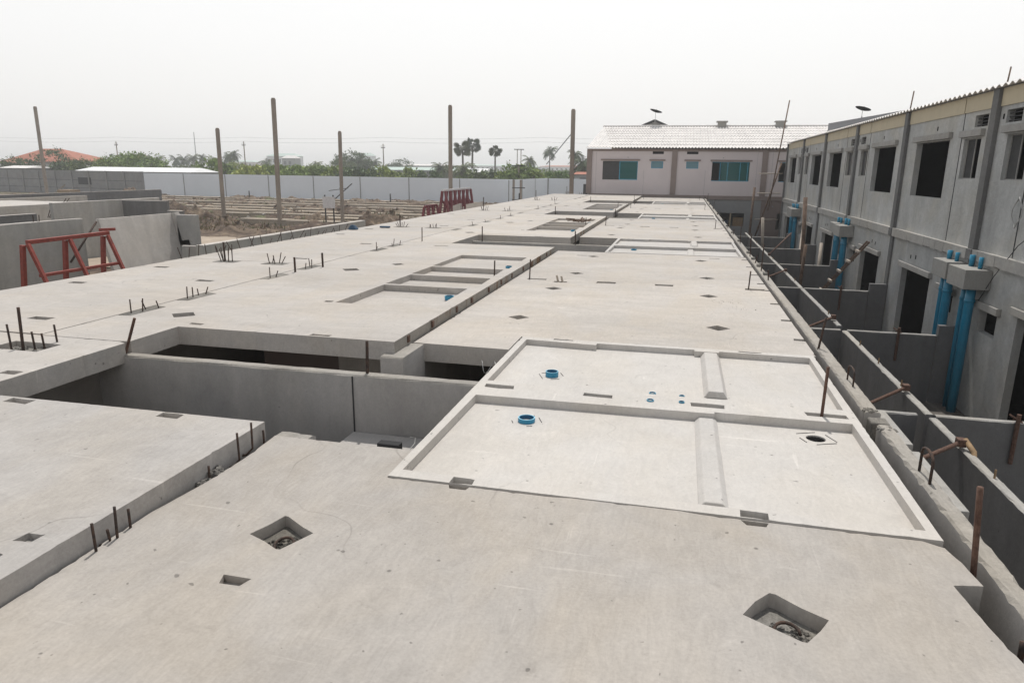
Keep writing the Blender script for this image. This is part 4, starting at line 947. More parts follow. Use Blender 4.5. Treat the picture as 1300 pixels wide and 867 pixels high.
# driven piles
PL = [((-93.6, 88.0), (-93.5, 9.75), .42, 'leftmost tall concrete pile, leaning slightly, before the red-roofed house'), ((-37.3, 51.8), (-37.2, 4.56), .30, 'pile standing left of the tall one, right of the stepped precast panel'), ((-32.2, 52.0), (-32.05, 6.84), .34, 'tallest pile of the dirt field, left of the signboard'),
      ((-26.8, 52.5), (-26.68, 4.34), .28, 'pile just right of the white signboard'), ((-19.35, 58.0), (-19.3, 6.7), .34, 'tall pile rising behind the maroon racks'), ((-8.40, 55.0), (-8.45, 6.05), .36, 'tall pile just left of the pinkish house')]
for (bx, by), (tx, tz), s, l in PL:
    m = MB(); h = s * .42
    m.hexa([(bx - h, by - h, G - .2), (bx + h, by - h, G - .2), (bx + h, by + h, G - .2), (bx - h, by + h, G - .2), (tx - h, by - h, tz), (tx + h, by - h, tz), (tx + h, by + h, tz), (tx - h, by + h, tz)])
    m.box(tx - h * .8, tx + h * .8, by - h * .8, by + h * .8, tz + .001, tz + .08)
    o = m.build('concrete_pile', 'pile', base=True); bev(o, .03); tag(o, l, 'concrete pile', 'tall square concrete piles')
# white sign on two posts
sg = thing('signboard', 'blank white signboard on two thin posts among the piles', 'sign', loc=(-26.6, 50, G))
for x in (-.35, .35): MB().box(x - .04, x + .04, 0, .08, 0, 2.75).build('post', 'darkgrey', sg)
MB().box(-.52, .52, -.04, -.002, 1.75, 2.62).build('board', 'signwhite', sg)
# stuff on the left edge
o = MB(); o.hexa([(-8.25, 16.4, .1), (-8.0, 16.4, .1), (-8.0, 16.6, .1), (-8.3, 16.6, .1), (-8.2, 16.45, .22), (-8.1, 16.42, .25), (-8.05, 16.55, .2), (-8.22, 16.58, .19)])
o = o.build('cloth_heap', 'plasticblue', base=True); bev(o, .04, 3); tag(o, 'crumpled blue cloth heap on the left deck edge', 'cloth')
o = MB().box(-7.72, -7.45, 17.2, 17.3, .11, .15).build('tool_box', 'plasticblue', base=True); bev(o, .01); tag(o, 'flat blue box on the deck beside a rod cluster', 'box')
o = MB(); o.hexa([(-21.7, 30.5, G), (-19.6, 30.5, G), (-19.4, 31.8, G), (-21.9, 31.8, G), (-21.6, 30.5, G + 1.0), (-19.8, 30.5, G + .9), (-19.6, 31.7, G + .85), (-21.7, 31.7, G + 1.0)]); o = o.build('concrete_block', plain('mossy_concrete', (.14, .14, .10), .9, 0, .4, 3), base=True); tag(o, 'mossy dark block on the sandy track left of the piles', 'concrete block')

# ================================================================== GROUND
def grid(name, x0, x1, y0, y1, nx, ny, fz, mat):
    vs = [(x0 + (x1 - x0) * i / nx, y0 + (y1 - y0) * j / ny) for j in range(ny + 1) for i in range(nx + 1)]
    vs = [(x, y, fz(x, y)) for x, y in vs]; fs = [(j * (nx + 1) + i, j * (nx + 1) + i + 1, (j + 1) * (nx + 1) + i + 1, (j + 1) * (nx + 1) + i) for j in range(ny) for i in range(nx)]
    me = bpy.data.meshes.new(name); me.from_pydata(vs, [], fs); me.update(); me.shade_smooth(); return link(name, me, [mat])
o = grid('ground', -1600, 1600, -60, 1700, 8, 8, lambda x, y: G - .02, 'ground'); tag(o, kind='structure')
o = grid('yard_ground', -8.2, 6.0, -2.5, 46.9, 4, 4, lambda x, y: G + .012, 'yard'); tag(o, kind='structure')
def dz(x, y):
    e = min(1, (y - 42) / 4, (94 - y) / 2, (x + 96) / 5, (-10 - x) / 4); e = max(0, e)
    n = noise.fractal(Vector((x * .22, y * .30, 3.3)), 1.0, 2.1, 5) + .35 * noise.fractal(Vector((x * .9, y * .9, 9)), 1.0, 2.0, 4)
    row = .5 + .5 * math.sin(y * 1.15 + .6 * noise.noise(Vector((x * .08, y * .05, 0))))
    return G + .01 + e * max(0, .12 + .78 * n + .25 * row)
o = grid('dirt_field', -96, -10, 42, 94, 330, 200, dz, 'dirt'); tag(o, kind='structure')
o = grid('sandy_track', -60, -9, 28, 50.5, 60, 30, lambda x, y: G + .03 + .25 * max(0, noise.fractal(Vector((x * .3, y * .3, 1)), 1, 2, 4)) * min(1, (y - 28) / 2, 1), 'track'); tag(o, kind='structure')
# strip foundations in the dirt
rnd = random.Random(12)
FL = ['nearest', 'second', 'third', 'fourth', 'fifth', 'sixth', 'seventh', 'eighth', 'ninth']
for i, y in enumerate((52.5, 55.8, 59.4, 63.2, 67.5, 72, 77, 82.5, 88)):
    x0 = -60 - i * 3.4 if i > 1 else -36; m = MB(); x = x0; xe = -11.5 - i * .3
    while x < xe:
        L = rnd.uniform(3, 6); 
        zz = rnd.uniform(-.04, .04); m.box(x, min(x + L, xe) + (.04 if x + L < xe else 0), y - .62 + zz, y + .62 + zz, G - .3, G + .58 + zz)
        x += L
    o = m.build('foundation_beam', 'soiled', base=True); bev(o, .02, 1); tag(o, '%s pale foundation beam in the dirt field, counted from the deck' % FL[i], 'foundation beam', 'foundation beams in the dirt field')
for i, (x, y, s, h, l) in enumerate(((-42, 55, 3.0, 1.1, 'brown earth heap left of the tallest pile'), (-22.5, 50.5, 3.6, 1.2, 'brown earth heap right of the signboard'), (-30, 53.5, 2.4, .9, 'small earth heap behind the signboard'), (-52, 62, 4.5, 1.2, 'wide earth heap left of the piles'), (-75, 84, 5, 1.4, 'dark low earth heap by the painted wall'))):
    def hz(a, b, x=x, y=y, s=s, h=h):
        r = math.hypot((a - x) / s, (b - y) / (s * .6)); n = noise.fractal(Vector((a * .9, b * .9, i)), 1, 2, 5)
        return G - .05 + max(0, h * (1 - r * r)) * (1 + .5 * n) + (.18 * n if r < 1 else 0)
    o = grid('earth_heap', x - s, x + s, y - s * .7, y + s * .7, 60, 44, hz, 'dirt'); rebase(o); tag(o, l, 'earth heap', 'earth heaps in the dirt field')
# clods scattered on the field
m = MB()
for q in range(2600):
    x = rnd.uniform(-80, -12); y = rnd.uniform(48, 92); z = dz(x, y); s = rnd.uniform(.05, .22)
    m.hexa([(x + s * rnd.uniform(.4, 1) * u, y + s * rnd.uniform(.4, 1) * v, z - .05 + w * s * rnd.uniform(.5, 1.2)) for w in (0, 1) for u, v in ((-1, -1), (1, -1), (1, 1), (-1, 1))], rnd.choice((0, 0, 0, 1)))
o = m.build('clods', ['dirt', 'walltop']); tag(o, 'clods and broken concrete scattered over the dirt field', 'clods', kind='stuff')
# scrub between the heaps
m = MB()
for q in range(5200):
    cx, cy, s = rnd.choice(((-22, 49.5, 2.2), (-50, 52, 5), (-38, 48.5, 4), (-45, 60, 5), (-26, 56, 4), (-60, 70, 8), (-33, 47, 3), (-19, 47, 2)))
    x = rnd.gauss(cx, s); y = rnd.gauss(cy, s * .35)
    if y < 44 or x > -11: continue
    h = rnd.uniform(.12, .4); a = rnd.uniform(0, 3.14); w = .06; z = dz(x, y) - .02; lx = rnd.uniform(-.15, .15)
    m.add([(x - w * math.cos(a), y - w * math.sin(a), z), (x + w * math.cos(a), y + w * math.sin(a), z), (x + lx, y, z + h)], [(0, 1, 2)], rnd.choice((0, 1, 1)))
o = m.build('scrub', [plain('green_scrub', (.10, .12, .045)), plain('dry_scrub', (.17, .12, .065))]); tag(o, 'dry grass and weeds on the dirt field', 'scrub', kind='stuff')
# debris in the yards
m = MB()
for q in range(500):
    x = rnd.uniform(1.7, 5.8); y = rnd.uniform(33, 46); s = rnd.uniform(.04, .25); z = G + .02 + (rnd.uniform(0, .9) if y > 40 else rnd.uniform(0, .1))
    m.bar((x, y, z), (x + rnd.uniform(-1, 1) * s * 3, y + rnd.uniform(-1, 1) * s * 3, z + rnd.uniform(-.1, .2)), s * .5, s * .4, rnd.choice((0, 1, 2)))
o = m.build('debris', ['rough', 'darkgrey', 'pole']); tag(o, 'jumbled rubble and offcuts in the far yards', 'debris', kind='stuff')

# ================================================================== PERIMETER WALL
PW = 'panels of the perimeter wall'
def perim(name, pts, ztop, zb, mat, label, step, th=.18, posts=True):
    a = Vector(pts[0]); b = Vector(pts[1]); d = b - a; L = d.length; u = d / L; n = Vector((-u.y, u.x)) * th / 2
    o = MB().hexa([(*(a - n), zb), (*(b - n), zb), (*(b + n), zb), (*(a + n), zb), (*(a - n), ztop[0]), (*(b - n), ztop[1]), (*(b + n), ztop[1]), (*(a + n), ztop[0])]).build(name, mat); rebase(o)
    k = int(L / step)
    for i in range(k + 1):
        p = a + u * (L * i / k); zt = ztop[0] + (ztop[1] - ztop[0]) * i / k
        c = MB().box(p.x - .05, p.x + .05, p.y - th / 2 - .06, p.y - th / 2 - .002, zb, zt - .02) if not posts else MB().box(p.x - .13, p.x + .13, p.y - th / 2 - .14, p.y - th / 2 - .002, zb, zt + .02)
        child(o, c, 'wall_post', mat if posts else 'perimgrey')
    if posts:
        for z in (-2.2, -.9): child(o, MB().bar((*(a - n * 1.05), z), (*(b - n * 1.05), z), .02, .05), 'panel_joint', 'darkgrey')
    return tag(o, label, 'perimeter wall', PW)
pwl = perim('perimeter_wall', [(-132, 104), (-83.5, 96.5)], (.62, .62), G - .3, 'perimgrey', 'unpainted grey stretch of the perimeter wall, at the left before the red-roofed house', 4.0)
child(pwl, MB().bar((-98.2, 98.66, -1.05), (-95.2, 98.20, -1.05), .06, 1.15), 'dark_patch', 'darkgrey')
perim('perimeter_wall', [(-83.3, 96.4), (-22.3, 93.5)], (.42, .30), G - .3, 'perim', 'long pale painted stretch of the perimeter wall behind the dirt field', 7.5, posts=False)
perim('perimeter_wall', [(-22.0, 90.0), (-18.0, 96.0)], (.28, .50), G - .3, 'perim', 'short bright corner stretch of the perimeter wall behind the utility pole', 2.0, posts=False)
perim('perimeter_wall', [(-17.9, 96.0), (-6.2, 95.0)], (.48, .42), G - .3, 'perim', 'last pale stretch of the perimeter wall left of the pinkish house', 4.0, posts=False)
# dark gate by the house, leaning frames before the wall
o = MB().box(-10.9, -9.9, 80, 80.15, G, .1).build('site_hoarding', 'darkgrey', base=True); tag(o, 'dark grey door panel standing left of the pinkish house', 'panel')
m = MB(); m.bar((-47.6, 90, G), (-45.5, 92.5, -.6), .12, .12); m.bar((-45.6, 90, G), (-47.3, 92.3, -1.2), .1, .1); m.bar((-48.6, 91.5, -1.6), (-45.6, 91.5, -1.2), .08, .08)
o = m.build('timber_trestle', 'darkgrey', base=True); tag(o, 'dark crossed timber frame leaning on the pale perimeter wall', 'frame')
m = MB(); m.bar((-100.3, 95.5, G), (-99.1, 96.8, -1.68), .22, .22); o = m.build('leaning_post', 'pile', base=True); tag(o, 'pale broken post leaning before the unpainted perimeter wall', 'post')
o = MB().box(-96.9, -94.4, 93, 95, G, -2.35).build('timber_stack', 'wood', base=True); tag(o, 'brown timber stack before the unpainted perimeter wall', 'timber')
pole('site_post', (-73.4, 88, G), (-73.4, 88, -1.9), .08, 'thin dark post with a rail before the left part of the painted wall', 'darkgrey', 'post')
pole('site_post', (-59, 88, G), (-59, 88, -1.7), .08, 'thin dark post before the painted wall between two piles', 'darkgrey', 'post')
pole('site_post', (-36.5, 85, G), (-36.5, 85, -1.6), .09, 'thin dark post before the painted wall left of the maroon racks', 'darkgrey', 'post')
pole('site_post', (-12.0, 52, G), (-11.9, 52, -.1), .05, 'dark post at the left deck edge right of the maroon racks', 'darkgrey', 'post')
# transformer-like paired posts near the corner
t = thing('utility_pole', 'pair of short braced posts before the corner of the painted wall', 'utility pole', loc=(-19.4, 84, G))
for x in (-.55, .35): MB().box(x - .12, x + .12, -.1, .1, 0, 3.6).build('post', 'pile', t)
for z in (1.2, 2.6): MB().box(-.7, .9, -.16, -.102, z, z + .1).build('crossarm', 'darkgrey', t)

# ================================================================== BEYOND THE WALL
def far(x130, z130, Y): return (x130 * Y / 130, 1.65 + (z130 - 1.65) * Y / 130)
# utility poles and wires
for i, (x, z, Y, l) in enumerate(((-122.9, 6.6, 150, 'utility pole beside the large light-green tree'), (-90.9, 6.67, 150, 'utility pole between two concrete piles at the left'), (-59.2, 6.28, 150, 'utility pole in the middle, before the pale green shed roof'))):
    X, Z = far(x, z, Y * 130 / 135); X = x * Y / 135; Z = 1.65 + (z - 1.65) * Y / 135
    t = thing('utility_pole', l, 'utility pole', 'utility poles beyond the perimeter wall', (X, Y, G))
    MB().tube([(0, 0, 0), (0, 0, Z - G)], .16, 8, r2=.11).build('post', 'pile', t); MB().box(-.5, .5, -.12, -.04, Z - G - .9, Z - G - .75).build('crossarm', 'darkgrey', t)
    m = MB(); [m.tube([(xx, -.08, Z - G - .75), (xx, -.08, Z - G - .3)], .05, 6) for xx in (-.4, .4)]; m.build('insulator', 'whitewall', t)
X, Z = -31.1 * 110 / 135, 1.65 + (5.4 - 1.65) * 110 / 135
t = thing('utility_pole', 'H-frame utility pole with two crossarms, left of the lone palms', 'utility pole', 'utility poles beyond the perimeter wall', (X, 110, G))
MB().box(-.12, .12, -.12, .12, 0, 5.5).build('post', 'pile', t)
for x in (-.25, .35): MB().box(x - .05, x + .05, -.05, .05, 5.5, Z - G).build('post', 'pile', t)
MB().box(-1.1, 1.1, -.2, -.13, 5.3, 5.45).build('crossarm', 'darkgrey', t); MB().box(-.75, .85, -.12, -.06, Z - G - .12, Z - G).build('crossarm', 'darkgrey', t)
for i, (z0, l) in enumerate(((8.2, 'upper'), (7.3, 'lower'))):
    pts = []
    xs = [-175, -136.5, -101, -65.8, -30, 5]
    for a, b in zip(xs[:-1], xs[1:]):
        for q in range(8): u = q / 8; pts.append((a + (b - a) * u, 150.2, z0 - .35 * 4 * u * (1 - u) - i * .0))
    o = MB().tube(pts, .018, 4).build('power_line', 'darkgrey'); rebase(o); tag(o, l + ' power line strung along the far utility poles', 'power line', 'far power lines')
# red-roofed house
def hip(t, x0, x1, y0, y1, z0, z1, ridge, mat='redtile', name='roof'):
    cx0 = x0 + (x1 - x0) * ridge[0]; cx1 = x0 + (x1 - x0) * ridge[1]; cy = (y0 + y1) / 2
    m = MB(); m.add([(x0, y0, z0), (x1, y0, z0), (x1, y1, z0), (x0, y1, z0), (cx0, cy, z1), (cx1, cy, z1)], [(0, 1, 5, 4), (1, 2, 5), (2, 3, 4, 5), (3, 0, 4), (3, 2, 1, 0)]); return m.build(name, mat, t)
t = thing('red_roof_house', 'white-walled house with orange-red hipped roofs behind the unpainted wall', 'house', loc=(-144, 138, G))
MB().box(-12.5, 8, 1, 11, 0, 5.35).build('wall', 'whitewall', t); hip(t, -14, 9.0, -1, 12, 5.35, 8.4, (.27, .5)); hip(t, -13.5, -5.5, -3, 6, 5.0, 6.3, (.35, .65)); MB().box(-12.8, -6.5, -2, .99, 0, 5.0).build('wing_wall', 'whitewall', t)
w = MB().box(-10.2, -9.2, -2.06, -2.002, 3.7, 4.6).build('window', 'darkglass', t)
def shed(x0, x1, y0, y1, ze, zr, roof, label, name='long_shed', cat='shed'):
    cx = (x0 + x1) / 2; t = thing(name, label, cat, loc=(cx, y0, G)); a, b = x0 - cx, x1 - cx
    MB().box(a + .3, b - .3, .3, y1 - y0 - .3, 0, ze - G).build('wall', 'greywall', t)
    m = MB(); D = y1 - y0; m.add([(a, 0, ze - G), (b, 0, ze - G), (b - (b - a) * .03, D / 2, zr - G), (a + (b - a) * .03, D / 2, zr - G), (b, D, ze - G), (a, D, ze - G)], [(0, 1, 2, 3), (3, 2, 4, 5), (0, 3, 5), (1, 4, 2)]); m.build('roof', roof, t)
    m = MB(); n = max(3, int((b - a) / 4))
    for i in range(n): x = a + .8 + (b - a - 1.6) * (i + .3) / n; m.box(x, x + 1.2, .24, .298, ze - G - 1.3, ze - G - .5)
    m.build('window_row', 'darkgrey', t)
shed(-104.5, -80.6, 104, 112, .50, 1.22, 'whiteroof', 'long shed with a bright white roof just behind the perimeter wall')
shed(-101, -64, 205, 222, 1.0, 1.9, 'greenroof', 'long shed with pale green roof in the middle distance')
shed(-112, -103, 200, 214, 1.0, 1.9, 'whiteroof', 'small white-roofed shed left of the long pale green one')
shed(-52, -45, 160, 170, .9, 1.7, 'whiteroof', 'small blue-white roofed shed behind the leftmost fan palm')
shed(-16, -11.5, 105, 112, 1.0, 1.35, 'redtile', 'low red-roofed hut beyond the wall beside the tall pile')
shed(-128, -121, 110, 117, .8, 1.25, 'tile', 'small white-roofed hut below the red-roofed house')
FB = [(-262, 430, 22, 9, 16), (-245, 520, 14, 8, 19), (-205, 420, 30, 10, 9), (-175, 470, 40, 12, 9), (-150, 560, 60, 14, 10), (-118, 520, 26, 10, 9), (-92, 600, 60, 14, 10), (-52, 640, 40, 12, 9), (-14, 600, 30, 12, 10), (30, 640, 40, 12, 8), (-215, 360, 8, 6, 13), (-330, 480, 30, 12, 11), (-290, 330, 10, 8, 12)]
for i, (x, y, w, d, h) in enumerate(FB):
    t = thing('distant_building', 'hazy low building on the skyline', 'building', 'hazy buildings on the skyline', (x, y, G))
    MB().box(-w / 2, w / 2, 0, d, 0, h * .72).build('wall', random.choice(['whitewall', 'pinkwall', 'greywall']), t)
    hip(t, -w / 2 - .5, w / 2 + .5, -.5, d + .5, h * .72, h * .84, (.2, .8), random.choice(['tile', 'redtile', 'greenroof']))
    m = MB(); n = max(2, int(w / 4)); [m.box(-w / 2 + 1 + (w - 2) * q / n, -w / 2 + 1 + (w - 2) * q / n + 1.6, -.05, -.002, h * .45, h * .6) for q in range(n)]; m.build('window_row', 'darkgrey', t)
# construction crane and mast on the skyline
pole('crane_jib', (-57, 300, G + 7), (-46, 300, 17), .22, 'slanting crane jib on the hazy skyline', 'darkgrey', 'crane')
pole('radio_mast', (-198, 260, G), (-198, 260, 15), .18, 'thin radio mast on the left skyline', 'wire', 'mast')
pole('radio_mast', (-8.5, 300, G), (-12, 300, 19), .16, 'thin mast on the skyline right of the lone coconut palm', 'wire', 'mast')

# ------------------------------------------------------------------ trees (prototypes, then copies)
def coconut_meshes(seed, hgt):
    rnd = random.Random(seed); tr = MB(); lx, ly = rnd.uniform(-.6, .6), rnd.uniform(-.4, .4)
    pts = [(lx * (u ** 2), ly * u * u, hgt * u) for u in [i / 8 for i in range(9)]]; tr.tube(pts, .2, 8, r2=.12)
    m = MB(); top = Vector(pts[-1])
    for f in range(22):
        az = f * 2.399 + rnd.uniform(-.2, .2); el = rnd.uniform(-.55, 1.25); L = rnd.uniform(2.2, 3.1)
        d = Vector((math.cos(az) * math.cos(el), math.sin(az) * math.cos(el), math.sin(el))); p = top.copy(); prev = p.copy(); n = 14
        for s in range(n):
            u = s / n; prev = p.copy(); p = p + d * L / n; d = (d + Vector((0, 0, -.14))).normalized()
            side = d.cross(Vector((0, 0, 1)))
            if side.length < .1: side = Vector((1, 0, 0))
            side.normalize(); ll = .85 * math.sin(math.pi * min(1, .18 + u * .85)) + .12
            m.add([prev + side * .02, p + side * .02, p - side * .02, prev - side * .02], [(0, 1, 2, 3)])
            for sg in (-1, 1):
                for q in (0, .5):
                    b = prev.lerp(p, q); tip = b + side * sg * ll * rnd.uniform(.7, 1) + d * ll * .45 + Vector((0, 0, -ll * rnd.uniform(.25, .7)))
                    m.add([b, b + d * .09, tip], [(0, 1, 2)])
    return tr.mesh('trunk', True), m.mesh('fronds')
def fan_meshes(seed, hgt):
    rnd = random.Random(seed); tr = MB(); tr.tube([(0, 0, 0), (.1, 0, hgt * .5), (0, 0, hgt)], .26, 8, r2=.2); m = MB()
    for f in range(44):
        az = f * 2.399; el = math.asin(rnd.uniform(-.75, 1)); L = rnd.uniform(1.0, 1.5)
        d = Vector((math.cos(az) * math.cos(el), math.sin(az) * math.cos(el), math.sin(el))); a = Vector((0, 0, hgt)); c = a + d * L
        m.tube([a, c], .03, 3, caps=False); s1 = d.orthogonal().normalized(); rot = Matrix.Rotation(rnd.uniform(0, 3.1), 3, d); s1 = rot @ s1
        R_ = rnd.uniform(.65, .95)
        for k in range(15):
            an = -2.1 + 4.2 * k / 14; v = d * math.cos(an) + s1 * math.sin(an); w = (d * -math.sin(an) + s1 * math.cos(an)) * .075
            m.add([c, c + v * R_ * .6 + w, c + v * R_ + Vector((0, 0, -.06)), c + v * R_ * .6 - w], [(0, 1, 2, 3)])
    return tr.mesh('trunk', True), m.mesh('fan_leaves')
def broad_meshes(seed, h, w, th=.3, nb=70, per=46, ls=.22):
    rnd = random.Random(seed); tr = MB(); tr.tube([(0, 0, 0), (.1, 0, h * .3), (.05, .1, h * .6)], .28, 8, r2=.1)
    for q in range(6):
        a = q * 1.05 + rnd.uniform(-.3, .3); tr.tube([(.05, 0, h * .32), (w * .25 * math.cos(a), w * .25 * math.sin(a), h * .55), (w * .4 * math.cos(a), w * .4 * math.sin(a), h * .72)], .1, 5, r2=.03)
    m = MB(); cz = h * (th + 1) / 2
    for c in range(nb):
        a = rnd.uniform(0, 6.283); v = rnd.uniform(-1, 1); rr = rnd.uniform(.45, 1.0) ** .6
        s = math.sqrt(1 - v * v); C = Vector((w / 2 * rr * s * math.cos(a), w / 2 * rr * s * math.sin(a), cz + h * (1 - th) / 2 * rr * v)); cr = rnd.uniform(.10, .2) * w * .75
        for k in range(per):
            p = C + Vector((rnd.gauss(0, 1), rnd.gauss(0, 1), rnd.gauss(0, .7))) * cr * .5
            n = Vector((rnd.gauss(0, 1), rnd.gauss(0, 1), rnd.gauss(.6, 1))).normalized(); u = n.orthogonal().normalized() * ls * rnd.uniform(.6, 1.3); vv = n.cross(u) * .6
            m.add([p - u, p - vv, p + u, p + vv], [(0, 1, 2, 3)])
    return tr.mesh('trunk', True), m.mesh('leaves')
protos = {}
def proto(key, fn, mat, *a):
    tr, cr = fn(*a); tr.materials.append(M['trunk'])
    cr.materials.append(M[mat]); protos[key] = (tr, cr)
for i in range(3): proto('coco%d' % i, coconut_meshes, 'palmleaf', 10 + i, 9.5)
for i in range(2): proto('fan%d' % i, fan_meshes, 'fanleaf', 20 + i, 9.5)
proto('dark', broad_meshes, 'leafdark', 31, 7, 8); proto('mid', broad_meshes, 'leafmid', 32, 6.5, 8); proto('light', broad_meshes, 'leaflight', 33, 6, 9, .25, 90)
proto('wispy', broad_meshes, 'leafdark', 34, 8, 8, .45, 34, 26); proto('bush', broad_meshes, 'leafmid', 35, 3.6, 5.5, .1, 60); proto('bushl', broad_meshes, 'leaflight', 36, 3.4, 5, .1, 55); proto('bushd', broad_meshes, 'leafdark', 37, 3.4, 5.5, .1, 60)
def tree(key, x, y, s, label, cat='tree', name='tree', group=None, rz=None, sz=None):
    tr, cr = protos[key]; t = thing(name, label, cat, group, (x, y, G)); t.rotation_euler.z = random.uniform(0, 6.28) if rz is None else rz
    palm = 'coco' in key or 'fan' in key; t.scale = (s, s, s if palm else (sz or s))
    o = bpy.data.objects.new('trunk', tr); COL.objects.link(o); o.parent = t
    c = bpy.data.objects.new('fronds' if 'coco' in key else 'crown', cr); COL.objects.link(c); c.parent = t
    if palm:      # stretch the trunk only, the crown keeps its shape
        top = 11.4 * sz / s - 1.9; o.scale.z = top / 9.5; c.location.z = top - 9.5
    return t
# coconut palms: (X at 130 m, crown-top z at 130 m, true distance)
CP = [(-111.1, 4.5, 215, 'coconut palm at the left end of the palm row beyond the white roof'), (-108.3, 4.1, 240, None), (-104.0, 4.2, 235, None), (-102.1, 4.3, 225, None), (-99.6, 4.4, 240, None), (-97.4, 4.5, 215, None), (-91.2, 5.0, 220, None), (-94.4, 3.9, 260, None), (-90.0, 5.3, 205, 'coconut palm just right of the pile at the left of the field'),
      (-82.6, 3.7, 230, None), (-71.6, 3.2, 250, None), (-63.1, 4.1, 240, None), (-58.8, 3.9, 235, None), (-45.2, 3.3, 150, 'short full coconut palm left of the tall pile behind the racks'), (-40.6, 3.6, 135, 'broad coconut palm standing under the paired fan palms'),
      (-27.9, 4.6, 190, 'coconut palm hiding a utility pole, right of the H-frame pole'), (-24.1, 6.2, 200, 'lone tall coconut palm right of the H-frame pole'), (-19.4, 5.8, 175, 'coconut palm showing beside the pile left of the pinkish house'), (-17.9, 4.9, 120, 'coconut palm with long fronds touching the end of the pinkish house'), (-16.8, 3.6, 122, None)]
for i, (x, z, Y, l) in enumerate(CP):
    X, Z = far(x, z, Y); hh = (Z - G); s = .80 if Y > 180 else .72; sz = hh / (9.5 + 1.9)
    s2 = {135: 1.15, 120: 1.0, 150: 1.0, 122: .8}.get(Y, 1.12 * Y / 200)
    tree('coco%d' % (i % 3), X, Y, s2, l or 'hazy coconut palm in the row beyond the perimeter wall', 'palm tree', 'coconut_palm', 'coconut palms beyond the perimeter wall' if not l else 'coconut palms beyond the perimeter wall', sz=sz)
for i, (x, z, Y, l) in enumerate(((-40.9, 6.9, 160, 'left one of the two touching fan palms behind the perimeter wall'), (-38.9, 7.4, 165, 'right one of the two touching fan palms, with the fuller round crown'), (-34.5, 6.1, 160, 'smaller lone fan palm with an uneven crown'))):
    X, Z = far(x, z, Y); tree('fan%d' % (i % 2), X, Y, 1.08 if i < 2 else .82, l, 'palm tree', 'fan_palm', 'fan palms beyond the perimeter wall', sz=(Z - G) / 11.4)
TB = [('wispy', -136.5, 5.0, 125, 'feathery dark tree rising left of the big red roof'), ('dark', -146, 2.9, 120, 'dark rounded tree at the left frame edge'), ('dark', -131, 2.7, 118, 'dark green tree in front of the red-roofed house'), ('dark', -127, 2.6, 116, None), ('mid', -122, 2.6, 116, 'yellowish-green bush tree right of the red-roofed house'), ('wispy', -119, 3.7, 128, 'spindly grey-green tree beside the red roof end'),
      ('light', -113.5, 3.9, 122, 'broad light-green spreading tree behind the white roof'), ('light', -118.5, 3.1, 120, None), ('mid', -108.5, 1.8, 124, None), ('dark', -103, 1.7, 190, None), ('dark', -100, 1.8, 210, None), ('bush', -94.5, 2.6, 118, 'rounded bright bush left of the first field pile'), ('mid', -89.5, 2.4, 160, None), ('dark', -92.0, 2.3, 230, None), ('wispy', -79.5, 2.0, 190, None), ('bushl', -77.5, 2.0, 112, None), ('mid', -72, 2.2, 170, None), ('mid', -70, 1.9, 120, None),
      ('dark', -66, 3.0, 190, None), ('dark', -63.5, 4.6, 200, 'large round hazy tree right of the pile by the signboard'), ('dark', -61.5, 3.4, 205, None), ('wispy', -53, 3.4, 260, None), ('dark', -55, 2.6, 260, None), ('bush', -57, 1.5, 120, None), ('bush', -52, 1.3, 125, None), ('bushd', -60.5, 1.4, 118, None), ('bushd', -48.0, 1.2, 118, None), ('dark', -43.5, 2.3, 200, None), ('bushd', -39, 1.3, 112, 'very dark shrub under the fan palms'), ('mid', -34, 1.1, 140, None), ('bushl', -32, 1.2, 118, None), ('bushd', -36, 1.3, 120, None),
      ('bush', -29.8, 2.1, 112, 'bushy tree left of the H-frame pole'), ('bushl', -27.8, 1.7, 114, None), ('mid', -24, 1.3, 170, None), ('mid', -21.5, 1.5, 200, None), ('bushl', -25.5, 1.1, 116, None), ('bush', -22.5, 1.0, 116, None), ('dark', -18.2, 2.0, 150, None), ('mid', -84, 1.8, 125, None), ('bush', -81, 1.5, 120, None), ('bushl', -86.5, 1.9, 116, None), ('bush', -74.8, 1.4, 118, None), ('bush', -67.5, 1.4, 118, None), ('bushd', -64, 1.5, 116, None), ('mid', -97.5, 0.7, 126, None), ('dark', -106, 1.2, 180, None)]
for i, (k, x, z, Y, l) in enumerate(TB):
    X, Z = far(x, z, Y); h = {'dark': 7, 'mid': 6.5, 'light': 6, 'wispy': 8}.get(k, 3.5); sz = (Z - G) / h; s = sz * (1.0 if k[:4] != 'bush' else .85)
    tree(k, X, Y, min(s, 1.9), l or 'hazy green tree in the growth beyond the perimeter wall', 'tree', 'broadleaf_tree', None if l else 'trees in the growth beyond the perimeter wall', sz=sz)
# far woodland reading as one mass
m = MB(); rnd = random.Random(3)
def clump(cx, cy, w, h, n, ls):
    for q in range(n):
        a = rnd.uniform(0, 6.28); r = math.sqrt(rnd.random()); p = Vector((cx + w * r * math.cos(a), cy + w * r * math.sin(a), G + h * (rnd.random() ** .7) * (1 - r * r * .6)))
        nn = Vector((rnd.gauss(0, 1), rnd.gauss(0, 1), rnd.gauss(.6, 1))).normalized(); u = nn.orthogonal().normalized() * ls; v = nn.cross(u) * .7
        m.add([p - u, p - v, p + u, p + v], [(0, 1, 2, 3)], rnd.choice((0, 0, 1)))
for q in range(330):
    Y = rnd.uniform(190, 520); X = rnd.uniform(-1.25, .12) * Y
    h = rnd.uniform(4.5, 7.5) if Y < 330 else rnd.uniform(6, 9.5)
    clump(X, Y, rnd.uniform(4, 10), h * (.42 if X / Y < -.62 else .58), 150, .45 + Y / 900)
for q in range(70):
    Y = rnd.uniform(104, 135); X = rnd.uniform(-1.12, -.12) * Y; clump(X, Y, rnd.uniform(2, 5), rnd.uniform(2.9, 3.9), 150, .3)
